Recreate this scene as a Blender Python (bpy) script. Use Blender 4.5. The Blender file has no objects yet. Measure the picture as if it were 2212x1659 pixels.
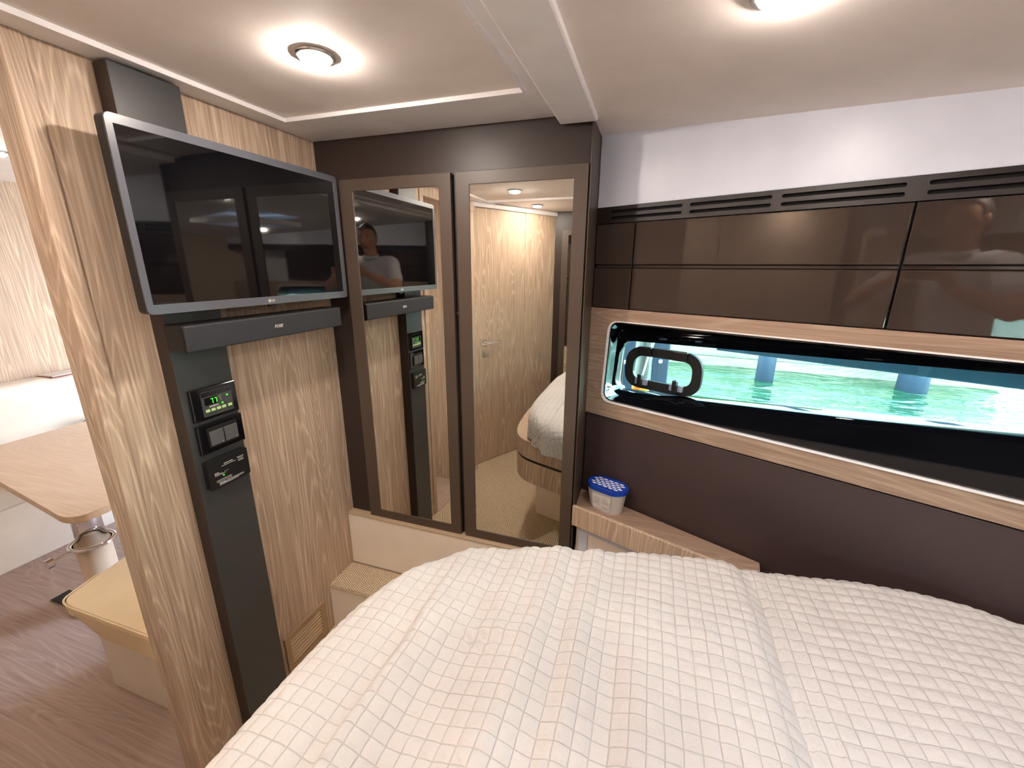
import bpy, bmesh, math, random
import numpy as np
from mathutils import Vector, Matrix
from mathutils.geometry import tessellate_polygon

# ------------------------------------------------------------------ camera, world, exposure
SC = bpy.context.scene
COL = SC.collection
ZO = 1.67                                   # eye height above the cabin sole
cam_d = bpy.data.cameras.new('camera')
cam_d.sensor_width = 36.0
cam_d.lens = 895.0 / 2212.0 * 36.0
cam_d.clip_start = 0.01
cam = bpy.data.objects.new('camera', cam_d)
COL.objects.link(cam)
Rm = Matrix(((0.9496191564809228, -0.09053277379181578, 0.30004545407991234),
             (0.3133419904283708, 0.25487643031857116, -0.9147976838090756),
             (0.006344657504361232, 0.9627262446498602, 0.2704032603049192)))
cam.matrix_world = Matrix.Translation((0, 0, ZO)) @ Rm.to_4x4()
SC.camera = cam
vs = SC.view_settings
vs.view_transform = 'Standard'
vs.look = 'None'
vs.gamma = 1.0
vs.use_curve_mapping = False
vs.exposure = 2.2
SC.cycles.max_bounces = 12
SC.cycles.diffuse_bounces = 5
SC.cycles.glossy_bounces = 8
SC.cycles.transparent_max_bounces = 12
SC.cycles.sample_clamp_indirect = 6.0
SC.cycles.caustics_reflective = True
SC.cycles.blur_glossy = 1.0
SC.cycles.caustics_refractive = False
SC.cycles.use_denoising = True

world = bpy.data.worlds.new('world')
SC.world = world
world.use_nodes = True
wn = world.node_tree.nodes
wl = world.node_tree.links
bg = wn['Background']
tc = wn.new('ShaderNodeTexCoord')
sp = wn.new('ShaderNodeSeparateXYZ')
cr = wn.new('ShaderNodeValToRGB')
wl.new(tc.outputs['Generated'], sp.inputs[0])
wl.new(sp.outputs['Z'], cr.inputs[0])
cr.color_ramp.elements[0].position = 0.0
cr.color_ramp.elements[0].color = (1.05, 1.07, 1.08, 1)
cr.color_ramp.elements[1].position = 0.6
cr.color_ramp.elements[1].color = (0.50, 0.68, 1.0, 1)
wl.new(cr.outputs[0], bg.inputs[0])
SKY = 7.5
bg.inputs[1].default_value = SKY

def portal(name, loc, rot, sx, sy):
    l = bpy.data.lights.new(name, 'AREA')
    l.shape = 'RECTANGLE'; l.size = sx; l.size_y = sy
    l.cycles.is_portal = True
    o = bpy.data.objects.new(name, l); COL.objects.link(o)
    o.location = loc; o.rotation_euler = rot
    return o
LAMP_E = 118.0          # foot-end row
LAMP_BOW_E = 72.0       # dimmer row over the bed head
HALL_E = 14.0

# ------------------------------------------------------------------ colours and materials
def lin(c):
    c /= 255.0
    return c / 12.92 if c <= 0.04045 else ((c + 0.055) / 1.055) ** 2.4
def srgb(r, g, b, a=1.0):
    return (lin(r), lin(g), lin(b), a)

def new_mat(name):
    m = bpy.data.materials.new(name); m.use_nodes = True
    nt = m.node_tree
    return m, nt, nt.nodes['Principled BSDF']

def noise(nt, vec, scale, detail=3, rough=0.5, dist=0.0):
    n = nt.nodes.new('ShaderNodeTexNoise')
    n.inputs['Scale'].default_value = scale
    n.inputs['Detail'].default_value = detail
    n.inputs['Roughness'].default_value = rough
    n.inputs['Distortion'].default_value = dist
    nt.links.new(vec, n.inputs['Vector'])
    return n.outputs['Fac']
def ramp(nt, fac, stops):
    r = nt.nodes.new('ShaderNodeValToRGB')
    els = r.color_ramp.elements
    while len(els) < len(stops): els.new(0.5)
    for e, (p, c) in zip(els, stops):
        e.position = p; e.color = c
    nt.links.new(fac, r.inputs[0])
    return r.outputs[0]
def mathn(nt, op, a, b=None):
    n = nt.nodes.new('ShaderNodeMath'); n.operation = op
    for i, v in enumerate((a, b)):
        if v is None: continue
        if isinstance(v, (int, float)): n.inputs[i].default_value = v
        else: nt.links.new(v, n.inputs[i])
    return n.outputs[0]
def bump(nt, bsdf, h, strength, dist=0.002):
    b = nt.nodes.new('ShaderNodeBump')
    b.inputs['Strength'].default_value = strength
    b.inputs['Distance'].default_value = dist
    nt.links.new(h, b.inputs['Height'])
    nt.links.new(b.outputs[0], bsdf.inputs['Normal'])
def objvec(nt, scale=(1, 1, 1), rot=(0, 0, 0)):
    t = nt.nodes.new('ShaderNodeTexCoord')
    mp = nt.nodes.new('ShaderNodeMapping')
    mp.inputs['Scale'].default_value = scale
    mp.inputs['Rotation'].default_value = rot
    nt.links.new(t.outputs['Object'], mp.inputs['Vector'])
    return mp.outputs[0]

def plain(name, col, rough=0.5, metal=0.0, spec=0.5, coat=0.0, bumpy=None, emis=None):
    m, nt, b = new_mat(name)
    v = objvec(nt)
    f = noise(nt, v, 9.0, 3)
    c2 = tuple(min(1, x * 0.93) for x in col[:3]) + (1,)
    nt.links.new(ramp(nt, f, [(0.3, c2), (0.7, col)]), b.inputs['Base Color'])
    b.inputs['Roughness'].default_value = rough
    b.inputs['Metallic'].default_value = metal
    b.inputs['Specular IOR Level'].default_value = spec
    b.inputs['Coat Weight'].default_value = coat
    b.inputs['Coat Roughness'].default_value = 0.02
    if bumpy:
        bump(nt, b, noise(nt, v, bumpy[0], 4), bumpy[1], 0.001)
    if emis:
        b.inputs['Emission Color'].default_value = emis[0]
        b.inputs['Emission Strength'].default_value = emis[1]
    return m

def wood(name, base, dark, light, axis='Z', rough=0.5, fine=1.0):
    """brushed larch: long fibres along axis, wandering cathedral figure"""
    m, nt, b = new_mat(name)
    lo = 0.35
    def sc(s, l):
        return (s, s, l) if axis == 'Z' else ((l, s, s) if axis == 'X' else (s, l, s))
    v1 = objvec(nt, sc(16 * fine, 0.9))
    v2 = objvec(nt, sc(150 * fine, 3.0))
    v3 = objvec(nt, sc(4.0 * fine, 0.33))
    # cathedral rings: distance field from slow noise turned into bands
    big = noise(nt, v3, 1.0, 2, 0.5, 0.4)
    mid = noise(nt, v1, 1.0, 2, 0.6, 0.25)
    rings = mathn(nt, 'SINE', mathn(nt, 'ADD', mathn(nt, 'MULTIPLY', big, 270.0), mathn(nt, 'MULTIPLY', mid, 14.0)))
    rings = mathn(nt, 'ADD', mathn(nt, 'MULTIPLY', rings, 0.5), 0.5)
    rings = mathn(nt, 'POWER', rings, 5.0)
    fib = noise(nt, v2, 1.0, 3, 0.6)
    tone = noise(nt, v3, 0.7, 1)
    f = mathn(nt, 'ADD', mathn(nt, 'MULTIPLY', rings, 0.17), mathn(nt, 'MULTIPLY', fib, 0.78))
    f = mathn(nt, 'ADD', f, mathn(nt, 'MULTIPLY', tone, 0.25))
    c = ramp(nt, f, [(0.22, dark), (0.5, base), (0.85, light)])
    nt.links.new(c, b.inputs['Base Color'])
    b.inputs['Roughness'].default_value = rough
    b.inputs['Specular IOR Level'].default_value = 0.35
    bump(nt, b, f, 0.35, 0.0012)
    return m

M = {}
_wb, _wd, _wl = srgb(186, 162, 140), srgb(150, 124, 102), srgb(232, 210, 186)
M['wood'] = wood('brushed_larch', _wb, _wd, _wl, 'Z')
M['wood_h'] = wood('brushed_larch_level', srgb(156, 130, 112), srgb(116, 92, 76), srgb(182, 158, 138), 'X', 0.38, 1.0)
M['wood_y'] = wood('brushed_larch_floor', srgb(172, 150, 138), srgb(146, 122, 108), srgb(190, 170, 158), 'X', 0.38, 0.8)
M['table_top'] = wood('pale_oak_laminate', srgb(214, 186, 158), srgb(200, 170, 140), srgb(222, 198, 172), 'X', 0.4, 0.6)
M['white'] = plain('white_gelcoat', srgb(246, 244, 246), 0.3)
M['whitewall'] = plain('white_lacquer', srgb(216, 221, 236), 0.35)
M['beige_ceiling'] = plain('beige_headliner', srgb(243, 234, 228), 0.75, bumpy=(350, 0.12))
M['brown'] = plain('brown_melamine', srgb(80, 66, 56), 0.42)
M['brown_dark'] = plain('dark_brown_melamine', srgb(50, 38, 34), 0.42)
M['leather'] = plain('brown_leatherette', srgb(66, 50, 49), 0.5, bumpy=(260, 0.15))
M['brown_gloss'] = plain('brown_high_gloss', srgb(60, 50, 45), 0.03, spec=0.5, coat=0.15)
M['charcoal'] = plain('charcoal_laminate', srgb(62, 62, 63), 0.42)
M['black'] = plain('black_plastic', srgb(22, 22, 24), 0.35)
M['grille_dark'] = plain('dark_grille', srgb(34, 26, 25), 0.4)
M['void'] = plain('slot_shadow', srgb(8, 7, 7), 0.9)
M['gloss_black'] = plain('black_gelcoat', srgb(10, 11, 16), 0.06, coat=0.5)
M['bezel'] = plain('grey_bezel', srgb(92, 94, 102), 0.30)
M['soundbar'] = plain('soundbar_cloth', srgb(46, 49, 54), 0.6, bumpy=(900, 0.3))
M['screen'] = plain('tv_glass', (0.003, 0.003, 0.004, 1), 0.035, spec=0.9)
M['seat_cream'] = plain('butter_leatherette', srgb(240, 214, 170), 0.42, bumpy=(200, 0.1))
M['cream'] = plain('cream_leatherette', srgb(232, 222, 206), 0.4, bumpy=(200, 0.1))
M['cream_side'] = plain('cream_leatherette_side', srgb(222, 202, 176), 0.42, bumpy=(200, 0.1))
M['offwhite'] = plain('warm_white_panel', srgb(244, 232, 216), 0.35)
M['trim_edge'] = plain('carpet_binding', srgb(186, 162, 134), 0.7)
M['chrome'] = plain('polished_chrome', (0.85, 0.85, 0.86, 1), 0.08, metal=1.0)
M['satin'] = plain('satin_steel', (0.6, 0.59, 0.57, 1), 0.25, metal=1.0)
M['blue'] = plain('blue_plastic', srgb(8, 60, 168), 0.3)
M['tubwhite'] = plain('translucent_tub', srgb(205, 200, 196), 0.35)
M['gel'] = plain('white_crystals', srgb(252, 252, 255), 0.5)
M['print'] = plain('white_print', srgb(205, 205, 200), 0.5)
M['print_grey'] = plain('grey_print', srgb(130, 126, 124), 0.5)
M['label'] = plain('paper_label', srgb(222, 216, 208), 0.5)
M['key'] = plain('grey_key', srgb(88, 86, 88), 0.4)
M['led'] = plain('green_led', (0, 0, 0, 1), 0.4, emis=((0.10, 1.0, 0.05, 1), 0.26))
M['ledkey'] = plain('lit_key', (0.1, 0.1, 0.05, 1), 0.4, emis=((0.62, 0.85, 0.30, 1), 0.13))
M['logo'] = plain('logo_silver', srgb(220, 215, 205), 0.3, metal=0.3)
M['skin'] = plain('skin', srgb(206, 150, 122), 0.5)
M['hair'] = plain('greying_hair', srgb(52, 44, 40), 0.6)
M['shirt'] = plain('white_polo_cotton', srgb(232, 232, 236), 0.8, bumpy=(500, 0.2))
M['navy'] = plain('navy_cotton', srgb(34, 44, 84), 0.8)
M['eye'] = plain('eye', srgb(235, 235, 235), 0.2)
M['orange'] = plain('orange_float', srgb(250, 120, 10), 0.5)
M['timber'] = wood('weathered_timber', srgb(128, 118, 108), srgb(84, 78, 72), srgb(160, 150, 138), 'Z', 0.8, 0.5)
M['timber_h'] = wood('weathered_plank', srgb(150, 138, 120), srgb(96, 88, 78), srgb(176, 164, 146), 'X', 0.8, 0.3)
M['steelblue'] = plain('blue_painted_steel', srgb(52, 62, 80), 0.5)
M['foliage'] = plain('dark_foliage', srgb(50, 92, 48), 0.9, bumpy=(12, 1.0))
M['rubber'] = plain('black_rubber', srgb(17, 16, 18), 0.6)
M['clip'] = plain('grey_clip', srgb(150, 158, 182), 0.4)
M['moulding'] = plain('reflected_blue_moulding', srgb(120, 150, 190), 0.4)  # blue lightened to stand in for reflected water
M['hullwhite'] = plain('hull_gelcoat', srgb(230, 230, 230), 0.3)

def mirror_mat():
    m, nt, b = new_mat('mirror_silver')
    b.inputs['Base Color'].default_value = (0.80, 0.80, 0.76, 1)
    b.inputs['Metallic'].default_value = 1.0
    b.inputs['Roughness'].default_value = 0.0
    return m
M['mirror'] = mirror_mat()

def glass_mat(name, tint, refl=0.08):
    m, nt, b = new_mat(name)
    nt.nodes.remove(b)
    out = nt.nodes['Material Output']
    t = nt.nodes.new('ShaderNodeBsdfTransparent'); t.inputs[0].default_value = tint
    g = nt.nodes.new('ShaderNodeBsdfGlossy'); g.inputs['Roughness'].default_value = 0.0
    f = nt.nodes.new('ShaderNodeFresnel'); f.inputs[0].default_value = 1.45
    mx = nt.nodes.new('ShaderNodeMixShader')
    nt.links.new(f.outputs[0], mx.inputs[0])
    nt.links.new(t.outputs[0], mx.inputs[1])
    nt.links.new(g.outputs[0], mx.inputs[2])
    nt.links.new(mx.outputs[0], out.inputs[0])
    return m
M['glass'] = glass_mat('tinted_window_glass', (0.60, 0.76, 0.715, 1))
M['smoked'] = glass_mat('smoked_hatch_glass', (0.30, 0.33, 0.38, 1))
M['smoked_dark'] = glass_mat('added_skylight_glass', (0.17, 0.18, 0.20, 1))  # dark tint dims daylight from the added hall roof opening
M['clearglass'] = glass_mat('clear_glass', (0.9, 0.92, 1.0, 1))

def emit_mat(name, col, e):
    m, nt, b = new_mat(name)
    b.inputs['Base Color'].default_value = (0.8, 0.8, 0.8, 1)
    b.inputs['Emission Color'].default_value = col
    b.inputs['Emission Strength'].default_value = e
    return m
M['lamp'] = emit_mat('warm_lamp_lens', (1.0, 0.88, 0.78, 1), LAMP_E)
M['bow_lamp'] = emit_mat('bow_lamp_lens', (1.0, 0.88, 0.78, 1), LAMP_BOW_E)
M['hall_lamp'] = emit_mat('hall_lamp_lens', (1.0, 0.86, 0.70, 1), HALL_E)

def carpet_mat():
    m, nt, b = new_mat('sisal_carpet')
    v = objvec(nt, (1, 1, 1), (0, 0, 0.5))
    w1 = nt.nodes.new('ShaderNodeTexWave'); w1.bands_direction = 'X'
    w1.inputs['Scale'].default_value = 27; w1.inputs['Distortion'].default_value = 1.6
    w1.inputs['Detail'].default_value = 2
    w2 = nt.nodes.new('ShaderNodeTexWave'); w2.bands_direction = 'Y'
    w2.inputs['Scale'].default_value = 38; w2.inputs['Distortion'].default_value = 1.6
    nt.links.new(v, w1.inputs[0]); nt.links.new(v, w2.inputs[0])
    n = noise(nt, v, 160, 2)
    f = mathn(nt, 'ADD', mathn(nt, 'MULTIPLY', w1.outputs['Fac'], w2.outputs['Fac']), mathn(nt, 'MULTIPLY', n, 0.5))
    c = ramp(nt, f, [(0.12, srgb(104, 82, 58)), (0.38, srgb(196, 172, 140)), (0.85, srgb(250, 236, 212))])
    nt.links.new(c, b.inputs['Base Color'])
    b.inputs['Roughness'].default_value = 0.95
    b.inputs['Specular IOR Level'].default_value = 0.1
    bump(nt, b, f, 0.8, 0.003)
    return m
M['carpet'] = carpet_mat()

def quilt_mat():
    m, nt, b = new_mat('quilted_cotton')
    v = objvec(nt)
    n1 = noise(nt, v, 55, 3); n2 = noise(nt, v, 900, 2)
    c = ramp(nt, noise(nt, v, 4, 2), [(0.3, srgb(204, 199, 195)), (0.7, srgb(211, 207, 203))])
    nt.links.new(c, b.inputs['Base Color'])
    b.inputs['Roughness'].default_value = 0.85
    b.inputs['Specular IOR Level'].default_value = 0.15
    b.inputs['Sheen Weight'].default_value = 0.15
    h = mathn(nt, 'ADD', mathn(nt, 'MULTIPLY', n1, 1.7), mathn(nt, 'MULTIPLY', n2, 0.06))
    uv = nt.nodes.new('ShaderNodeUVMap'); uv.uv_map = 'cloth'
    sx = nt.nodes.new('ShaderNodeSeparateXYZ'); nt.links.new(uv.outputs[0], sx.inputs[0])
    g = None
    for k in (0, 1):        # narrow stitched valleys on the 3 cm grid
        d = mathn(nt, 'ABSOLUTE', mathn(nt, 'SINE', mathn(nt, 'MULTIPLY', sx.outputs[k], math.pi)))
        d = mathn(nt, 'MINIMUM', mathn(nt, 'MULTIPLY', d, 7.0), 1.0)
        g = d if g is None else mathn(nt, 'MINIMUM', g, d)
    h = mathn(nt, 'ADD', h, mathn(nt, 'MULTIPLY', g, 0.9))
    bump(nt, b, h, 0.6, 0.004)
    return m
M['quilt'] = quilt_mat()

def water_mat():
    m, nt, b = new_mat('harbour_water')
    v = objvec(nt, (1.0, 2.6, 1))
    b.inputs['Base Color'].default_value = srgb(34, 72, 44)
    b.inputs['Roughness'].default_value = 0.02
    b.inputs['Specular IOR Level'].default_value = 0.9
    f = mathn(nt, 'ADD', noise(nt, v, 1.6, 3, 0.55, 0.6), mathn(nt, 'MULTIPLY', noise(nt, v, 7, 2), 0.12))
    bump(nt, b, f, 0.6, 0.26)
    return m
M['water'] = water_mat()

def stripe_mat():
    m, nt, b = new_mat('striped_cotton')
    v = objvec(nt, (1, 1, 1), (0.3, 0.5, 0.8))
    w = nt.nodes.new('ShaderNodeTexWave'); w.inputs['Scale'].default_value = 22
    w.inputs['Distortion'].default_value = 1.0
    nt.links.new(v, w.inputs[0])
    nt.links.new(ramp(nt, w.outputs['Fac'], [(0.35, srgb(70, 66, 70)), (0.5, srgb(236, 232, 226))]), b.inputs['Base Color'])
    b.inputs['Roughness'].default_value = 0.9
    return m
M['stripe'] = stripe_mat()

# ------------------------------------------------------------------ frames (z measured from the camera's height)
def frame(x, y, ang=0.0, z=0.0):
    return Matrix.Translation((x, y, ZO + z)) @ Matrix.Rotation(ang, 4, 'Z')
I0 = frame(0, 0)
HS = frame(-0.221, 1.66, math.atan2(-0.415, 0.910))     # starboard hull side: x along, y outboard
HP = frame(-0.221, -1.12, math.atan2(0.415, 0.910))     # port hull side: x along, y inboard
AX, AY, CX_, CY_ = -1.318, -0.153, -0.879, -0.926
DR = frame(AX, AY, math.atan2(CY_ - AY, CX_ - AX))      # oblique door bulkhead: x along, y towards cabin(+)
DLEN = math.hypot(CX_ - AX, CY_ - AY)

class MB:
    def __init__(s, F=I0):
        s.v = []; s.f = []; s.F = F
    def add(s, vs_, fs):
        k = len(s.v)
        s.v += [s.F @ Vector(p) for p in vs_]
        s.f += [tuple(i + k for i in f) for f in fs]
        return s
    def box(s, x0, x1, y0, y1, z0, z1):
        if x0 > x1: x0, x1 = x1, x0
        if y0 > y1: y0, y1 = y1, y0
        if z0 > z1: z0, z1 = z1, z0
        v = [(x0, y0, z0), (x1, y0, z0), (x1, y1, z0), (x0, y1, z0), (x0, y0, z1), (x1, y0, z1), (x1, y1, z1), (x0, y1, z1)]
        return s.add(v, [(0, 3, 2, 1), (4, 5, 6, 7), (0, 1, 5, 4), (1, 2, 6, 5), (2, 3, 7, 6), (3, 0, 4, 7)])
    def quad(s, a, b, c, d):
        return s.add([a, b, c, d], [(0, 1, 2, 3)])
    def prism(s, loop, w0, w1, plane='XY', holes=()):
        """extrude a 2-D outline (with holes) between w0 and w1"""
        def P(p, w):
            if plane == 'XY': return (p[0], p[1], w)
            if plane == 'XZ': return (p[0], w, p[1])
            return (w, p[0], p[1])
        loops = [list(loop)] + [list(h) for h in holes]
        flat = [p for l in loops for p in l]
        tris = tessellate_polygon([[Vector((p[0], p[1], 0)) for p in l] for l in loops])
        n = len(flat)
        v = [P(p, w0) for p in flat] + [P(p, w1) for p in flat]
        f = [tuple(t) for t in tris] + [tuple(i + n for i in reversed(t)) for t in tris]
        k = 0
        for l in loops:
            m = len(l)
            for i in range(m):
                j = (i + 1) % m
                f.append((k + i, k + j, k + j + n, k + i + n))
            k += m
        return s.add(v, f)
    def tube(s, pts, r, n=12, cap=True):
        pts = [Vector(p) for p in pts]
        rr = r if isinstance(r, (list, tuple)) else [r] * len(pts)
        vs_, fs = [], []
        for i, p in enumerate(pts):
            t = (pts[min(i + 1, len(pts) - 1)] - pts[max(i - 1, 0)]).normalized()
            a = t.orthogonal().normalized() if i == 0 else (pa - t * pa.dot(t)).normalized()
            pa = a; b = t.cross(a)
            for k in range(n):
                an = 2 * math.pi * k / n
                vs_.append(p + (a * math.cos(an) + b * math.sin(an)) * rr[i])
        for i in range(len(pts) - 1):
            for k in range(n):
                fs.append((i * n + k, i * n + (k + 1) % n, (i + 1) * n + (k + 1) % n, (i + 1) * n + k))
        if cap:
            fs.append(tuple(reversed(range(n)))); fs.append(tuple(range((len(pts) - 1) * n, len(pts) * n)))
        return s.add(vs_, fs)
    def lathe(s, c, prof, n=32, sx=1.0, sy=1.0):
        vs_, fs = [], []
        for (r, z) in prof:
            for k in range(n):
                an = 2 * math.pi * k / n
                vs_.append((c[0] + r * sx * math.cos(an), c[1] + r * sy * math.sin(an), c[2] + z))
        for i in range(len(prof) - 1):
            for k in range(n):
                fs.append((i * n + k, i * n + (k + 1) % n, (i + 1) * n + (k + 1) % n, (i + 1) * n + k))
        if prof[0][0] > 1e-5: fs.append(tuple(reversed(range(n))))
        if prof[-1][0] > 1e-5: fs.append(tuple(range((len(prof) - 1) * n, len(prof) * n)))
        return s.add(vs_, fs)

WM = {}
def build(name, mb, mat, parent=None, F=None, bevel=0.0, smooth=False, seg=2):
    """one mesh object; geometry in mb is in scene space, stored relative to its own origin"""
    FW = F if F is not None else (WM[parent.name] if parent is not None else mb.F)
    inv = FW.inverted()
    me = bpy.data.meshes.new(name)
    me.from_pydata([inv @ v for v in mb.v], [], mb.f)
    me.validate()
    bm = bmesh.new(); bm.from_mesh(me)
    bmesh.ops.recalc_face_normals(bm, faces=bm.faces)
    bm.to_mesh(me); bm.free()
    me.materials.append(mat)
    o = bpy.data.objects.new(name, me)
    COL.objects.link(o)
    if parent is not None:
        o.parent = parent
        o.matrix_local = WM[parent.name].inverted() @ FW
    else:
        o.matrix_world = FW
    WM[o.name] = FW.copy()
    if smooth:
        for p in me.polygons: p.use_smooth = True
    if bevel > 0:
        b = o.modifiers.new('bevel', 'BEVEL'); b.width = bevel; b.segments = seg
        b.limit_method = 'ANGLE'; b.angle_limit = math.radians(40)
        b.harden_normals = False
    return o
def thing(name, label, cat, F=I0, group=None):
    o = bpy.data.objects.new(name, None); COL.objects.link(o)
    o.empty_display_size = 0.05
    o.matrix_world = F; WM[o.name] = F.copy()
    o['label'] = label; o['category'] = cat
    if group: o['group'] = group
    return o
def tag(o, label, cat, group=None, kind=None):
    o['label'] = label; o['category'] = cat
    if group: o['group'] = group
    if kind: o['kind'] = kind
    return o
def struct(name, mb, mat, parent=None, **k):
    o = build(name, mb, mat, parent, **k)
    if parent is None: o['kind'] = 'structure'
    return o
def text(name, s, size, FT, mat, parent, extrude=0.0006, shear=0.0, bold=0.0, align='CENTER'):
    """raised lettering; FT places it: x along the text, y up, z out of the surface"""
    c = bpy.data.curves.new(name, 'FONT')
    c.body = s; c.size = size; c.extrude = extrude; c.align_x = align; c.align_y = 'CENTER'
    c.shear = shear; c.offset = bold
    t = bpy.data.objects.new(name + '_tmp', c)
    COL.objects.link(t)
    dg = bpy.context.evaluated_depsgraph_get()
    me = bpy.data.meshes.new_from_object(t.evaluated_get(dg))
    bpy.data.objects.remove(t)
    me.materials.clear(); me.materials.append(mat)
    o = bpy.data.objects.new(name, me); COL.objects.link(o)
    o.parent = parent
    o.matrix_local = WM[parent.name].inverted() @ FT
    WM[o.name] = FT.copy()
    return o
def rrect(x0, x1, z0, z1, r, n=6):
    pts = []
    for (cx, cz, a0) in ((x1 - r, z1 - r, 0), (x0 + r, z1 - r, 90), (x0 + r, z0 + r, 180), (x1 - r, z0 + r, 270)):
        for k in range(n + 1):
            a = math.radians(a0 + 90 * k / n)
            pts.append((cx + r * math.cos(a), cz + r * math.sin(a)))
    return pts
def rquad(c, r, n=6):
    """rounded quadrilateral; corners c = tr, tl, bl, br"""
    pts = []
    for i in range(4):
        p = Vector(c[i]); a = Vector(c[i - 1]); b = Vector(c[(i + 1) % 4])
        ua = (a - p).normalized(); ub = (b - p).normalized()
        for k in range(n + 1):
            t = k / n
            q = (p + ua * r) * (1 - t) ** 2 + p * 2 * t * (1 - t) + (p + ub * r) * t ** 2
            pts.append((q.x, q.y))
    return pts
def wallF(x, y, z):        # lettering on a surface facing +x (left bulkhead): text runs towards +y
    return Matrix.Translation((x, y, ZO + z)) @ Matrix(((0, 0, 1, 0), (1, 0, 0, 0), (0, 1, 0, 0), (0, 0, 0, 1)))

# ------------------------------------------------------------------ setting: floor, ceiling, walls
ZF = -ZO
b = MB().prism([(-1.31, 2.1), (0.0, 2.1), (1.9, 1.0), (1.9, -0.5), (0.0, -1.34), (-1.95, -1.34), (-1.95, 0.05), (-1.31, 0.05)], ZF - 0.03, ZF)
struct('floor', b, M['carpet'])
hall = MB().box(-4.4, -1.31, 0.05, 3.0, ZF - 0.03, ZF)
struct('floor_hall', hall, M['wood_y'])
struct('trim_1', MB().box(-1.33, -1.29, -0.1, 0.62, ZF - 0.01, ZF + 0.006), M['wood_y'], bevel=0.003)

# left bulkhead: recessed larch panel between pilaster and corner, jamb beside the doorway
ZC = 0.475
struct('wall_left', MB().box(-1.35, -1.31, 0.90, 2.08, ZF, 0.52), M['wood'])
jamb = MB().box(-1.36, -1.306, 0.660, 0.80, ZF, 0.52)
struct('wall_left_jamb', jamb, M['wood'])
struct('trim_2', MB().box(-1.38, -1.300, 0.618, 0.6585, ZF, 0.52), M['wood'], bevel=0.004)
# doorway header and the short return towards the oblique bulkhead
struct('wall_left_header', MB().box(-1.35, -1.31, -0.16, 0.618, 0.40, 0.52), M['wood'])
struct('trim_3', MB().box(-1.36, -1.315, -0.155, 0.13, ZF, 0.40), M['wood'])

# back wall behind the wardrobe and the hull shell
struct('wall_back', MB().box(-1.40, -0.10, 2.06, 2.10, ZF, 0.55), M['brown_dark'])

# ceiling: white border with recessed beige liner, beam, second bay
b = MB().prism([(-1.36, -1.3), (-0.335, -1.3), (-0.335, 1.62), (-1.36, 1.62)], 0.468, 0.54,
               holes=[rrect(-1.219, -0.381, 0.17 - 0.35, 1.257, 0.004, 2), rrect(-1.219, -0.381, -1.2, -0.21, 0.004, 2)])
struct('ceiling', b, M['white'])
struct('ceiling_liner', MB().box(-1.24, -0.36, -1.22, 1.28, 0.477, 0.50), M['beige_ceiling'])
lip = MB()
for (x0, x1, y0, y1) in ((-1.219, -0.381, -0.18, 1.257),):
    lip.prism(rrect(x0 - 0.007, x1 + 0.007, y0 - 0.007, y1 + 0.007, 0.006, 3), 0.463, 0.4685, holes=[rrect(x0 + 0.004, x1 - 0.004, y0 + 0.004, y1 - 0.004, 0.004, 3)])
struct('trim_4', lip, M['white'])
struct('trim_5', MB().box(-0.325, -0.205, -1.0, 1.462, 0.437, 0.56), M['white'], bevel=0.006)
# forward bay: liner falls gently towards the bow
def zc2(x): return 0.452 - 0.100 * (x + 0.234)
b = MB()
xa, xb = -0.34, 1.9
v = [(xa, -1.6, zc2(xa)), (xb, -1.2, zc2(xb)), (xb, 2.0, zc2(xb)), (xa, 2.2, zc2(xa))]
hx0, hx1, hy0, hy1 = 0.42, 0.92, 0.02, 0.52           # deck hatch above the bed head
def top(p, dz=0): return (p[0], p[1], zc2(p[0]) + dz)
H = [(hx0, hy0), (hx1, hy0), (hx1, hy1), (hx0, hy1)]
O = [(xa, -1.6), (xb, -1.6), (xb, 2.2), (xa, 2.2)]
for dz in (0.0,):
    n = 8
    pts = [top(p) for p in O] + [top(p) for p in H] + [top(p, 0.09) for p in O] + [top(p, 0.09) for p in H]
    fs = []
    for i in range(4):
        j = (i + 1) % 4
        fs += [(i, j, 4 + j, 4 + i), (8 + i, 8 + j, 12 + j, 12 + i), (i, j, 8 + j, 8 + i), (4 + i, 4 + j, 12 + j, 12 + i)]
    b.add(pts, fs)
struct('ceiling_forward', b, M['beige_ceiling'])
hz = zc2(0.67)
hat = MB()
hat.prism(rrect(hx0 - 0.03, hx1 + 0.03, hy0 - 0.03, hy1 + 0.03, 0.05), hz - 0.055, hz - 0.02, holes=[rrect(hx0 + 0.02, hx1 - 0.02, hy0 + 0.02, hy1 - 0.02, 0.04)])
w = struct('window_3', hat, M['white'], bevel=0.004)
build('pane', MB().box(hx0 + 0.01, hx1 - 0.01, hy0 + 0.01, hy1 - 0.01, hz + 0.05, hz + 0.058), M['smoked'], w)
portal('hatch_portal', (0.67, 0.27, ZO + hz + 0.12), (0, 0, 0), 0.5, 0.5)

# bow bulkhead and cabin roof shell (keeps the daylight out)
struct('wall_bow', MB().box(1.62, 1.66, -0.6, 1.3, ZF, 0.5), M['wood'])
struct('wall_aft_hall', MB().box(-4.4, -1.30, 0.13, 0.17, ZF, 0.52), M['wood'])
struct('wall_hall_far', MB().box(-3.90, -3.86, 0.0, 3.04, ZF, 0.56), M['wood'])
struct('wall_hall_right', MB().box(-4.4, -1.30, 2.98, 3.02, ZF, 0.56), M['wood'])
struct('ceiling_hall', MB().prism([(-4.4, 0.1), (-1.34, 0.1), (-1.34, 3.0), (-4.4, 3.0)], 0.495, 0.56, holes=[[(-3.3, 2.2), (-2.5, 2.2), (-2.5, 2.8), (-3.3, 2.8)]]), M['white'])
struct('window_4', MB().box(-3.33, -2.47, 2.17, 2.83, 0.565, 0.575), M['smoked_dark'])  # unseen roof opening, added to let daylight into the hall
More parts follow.
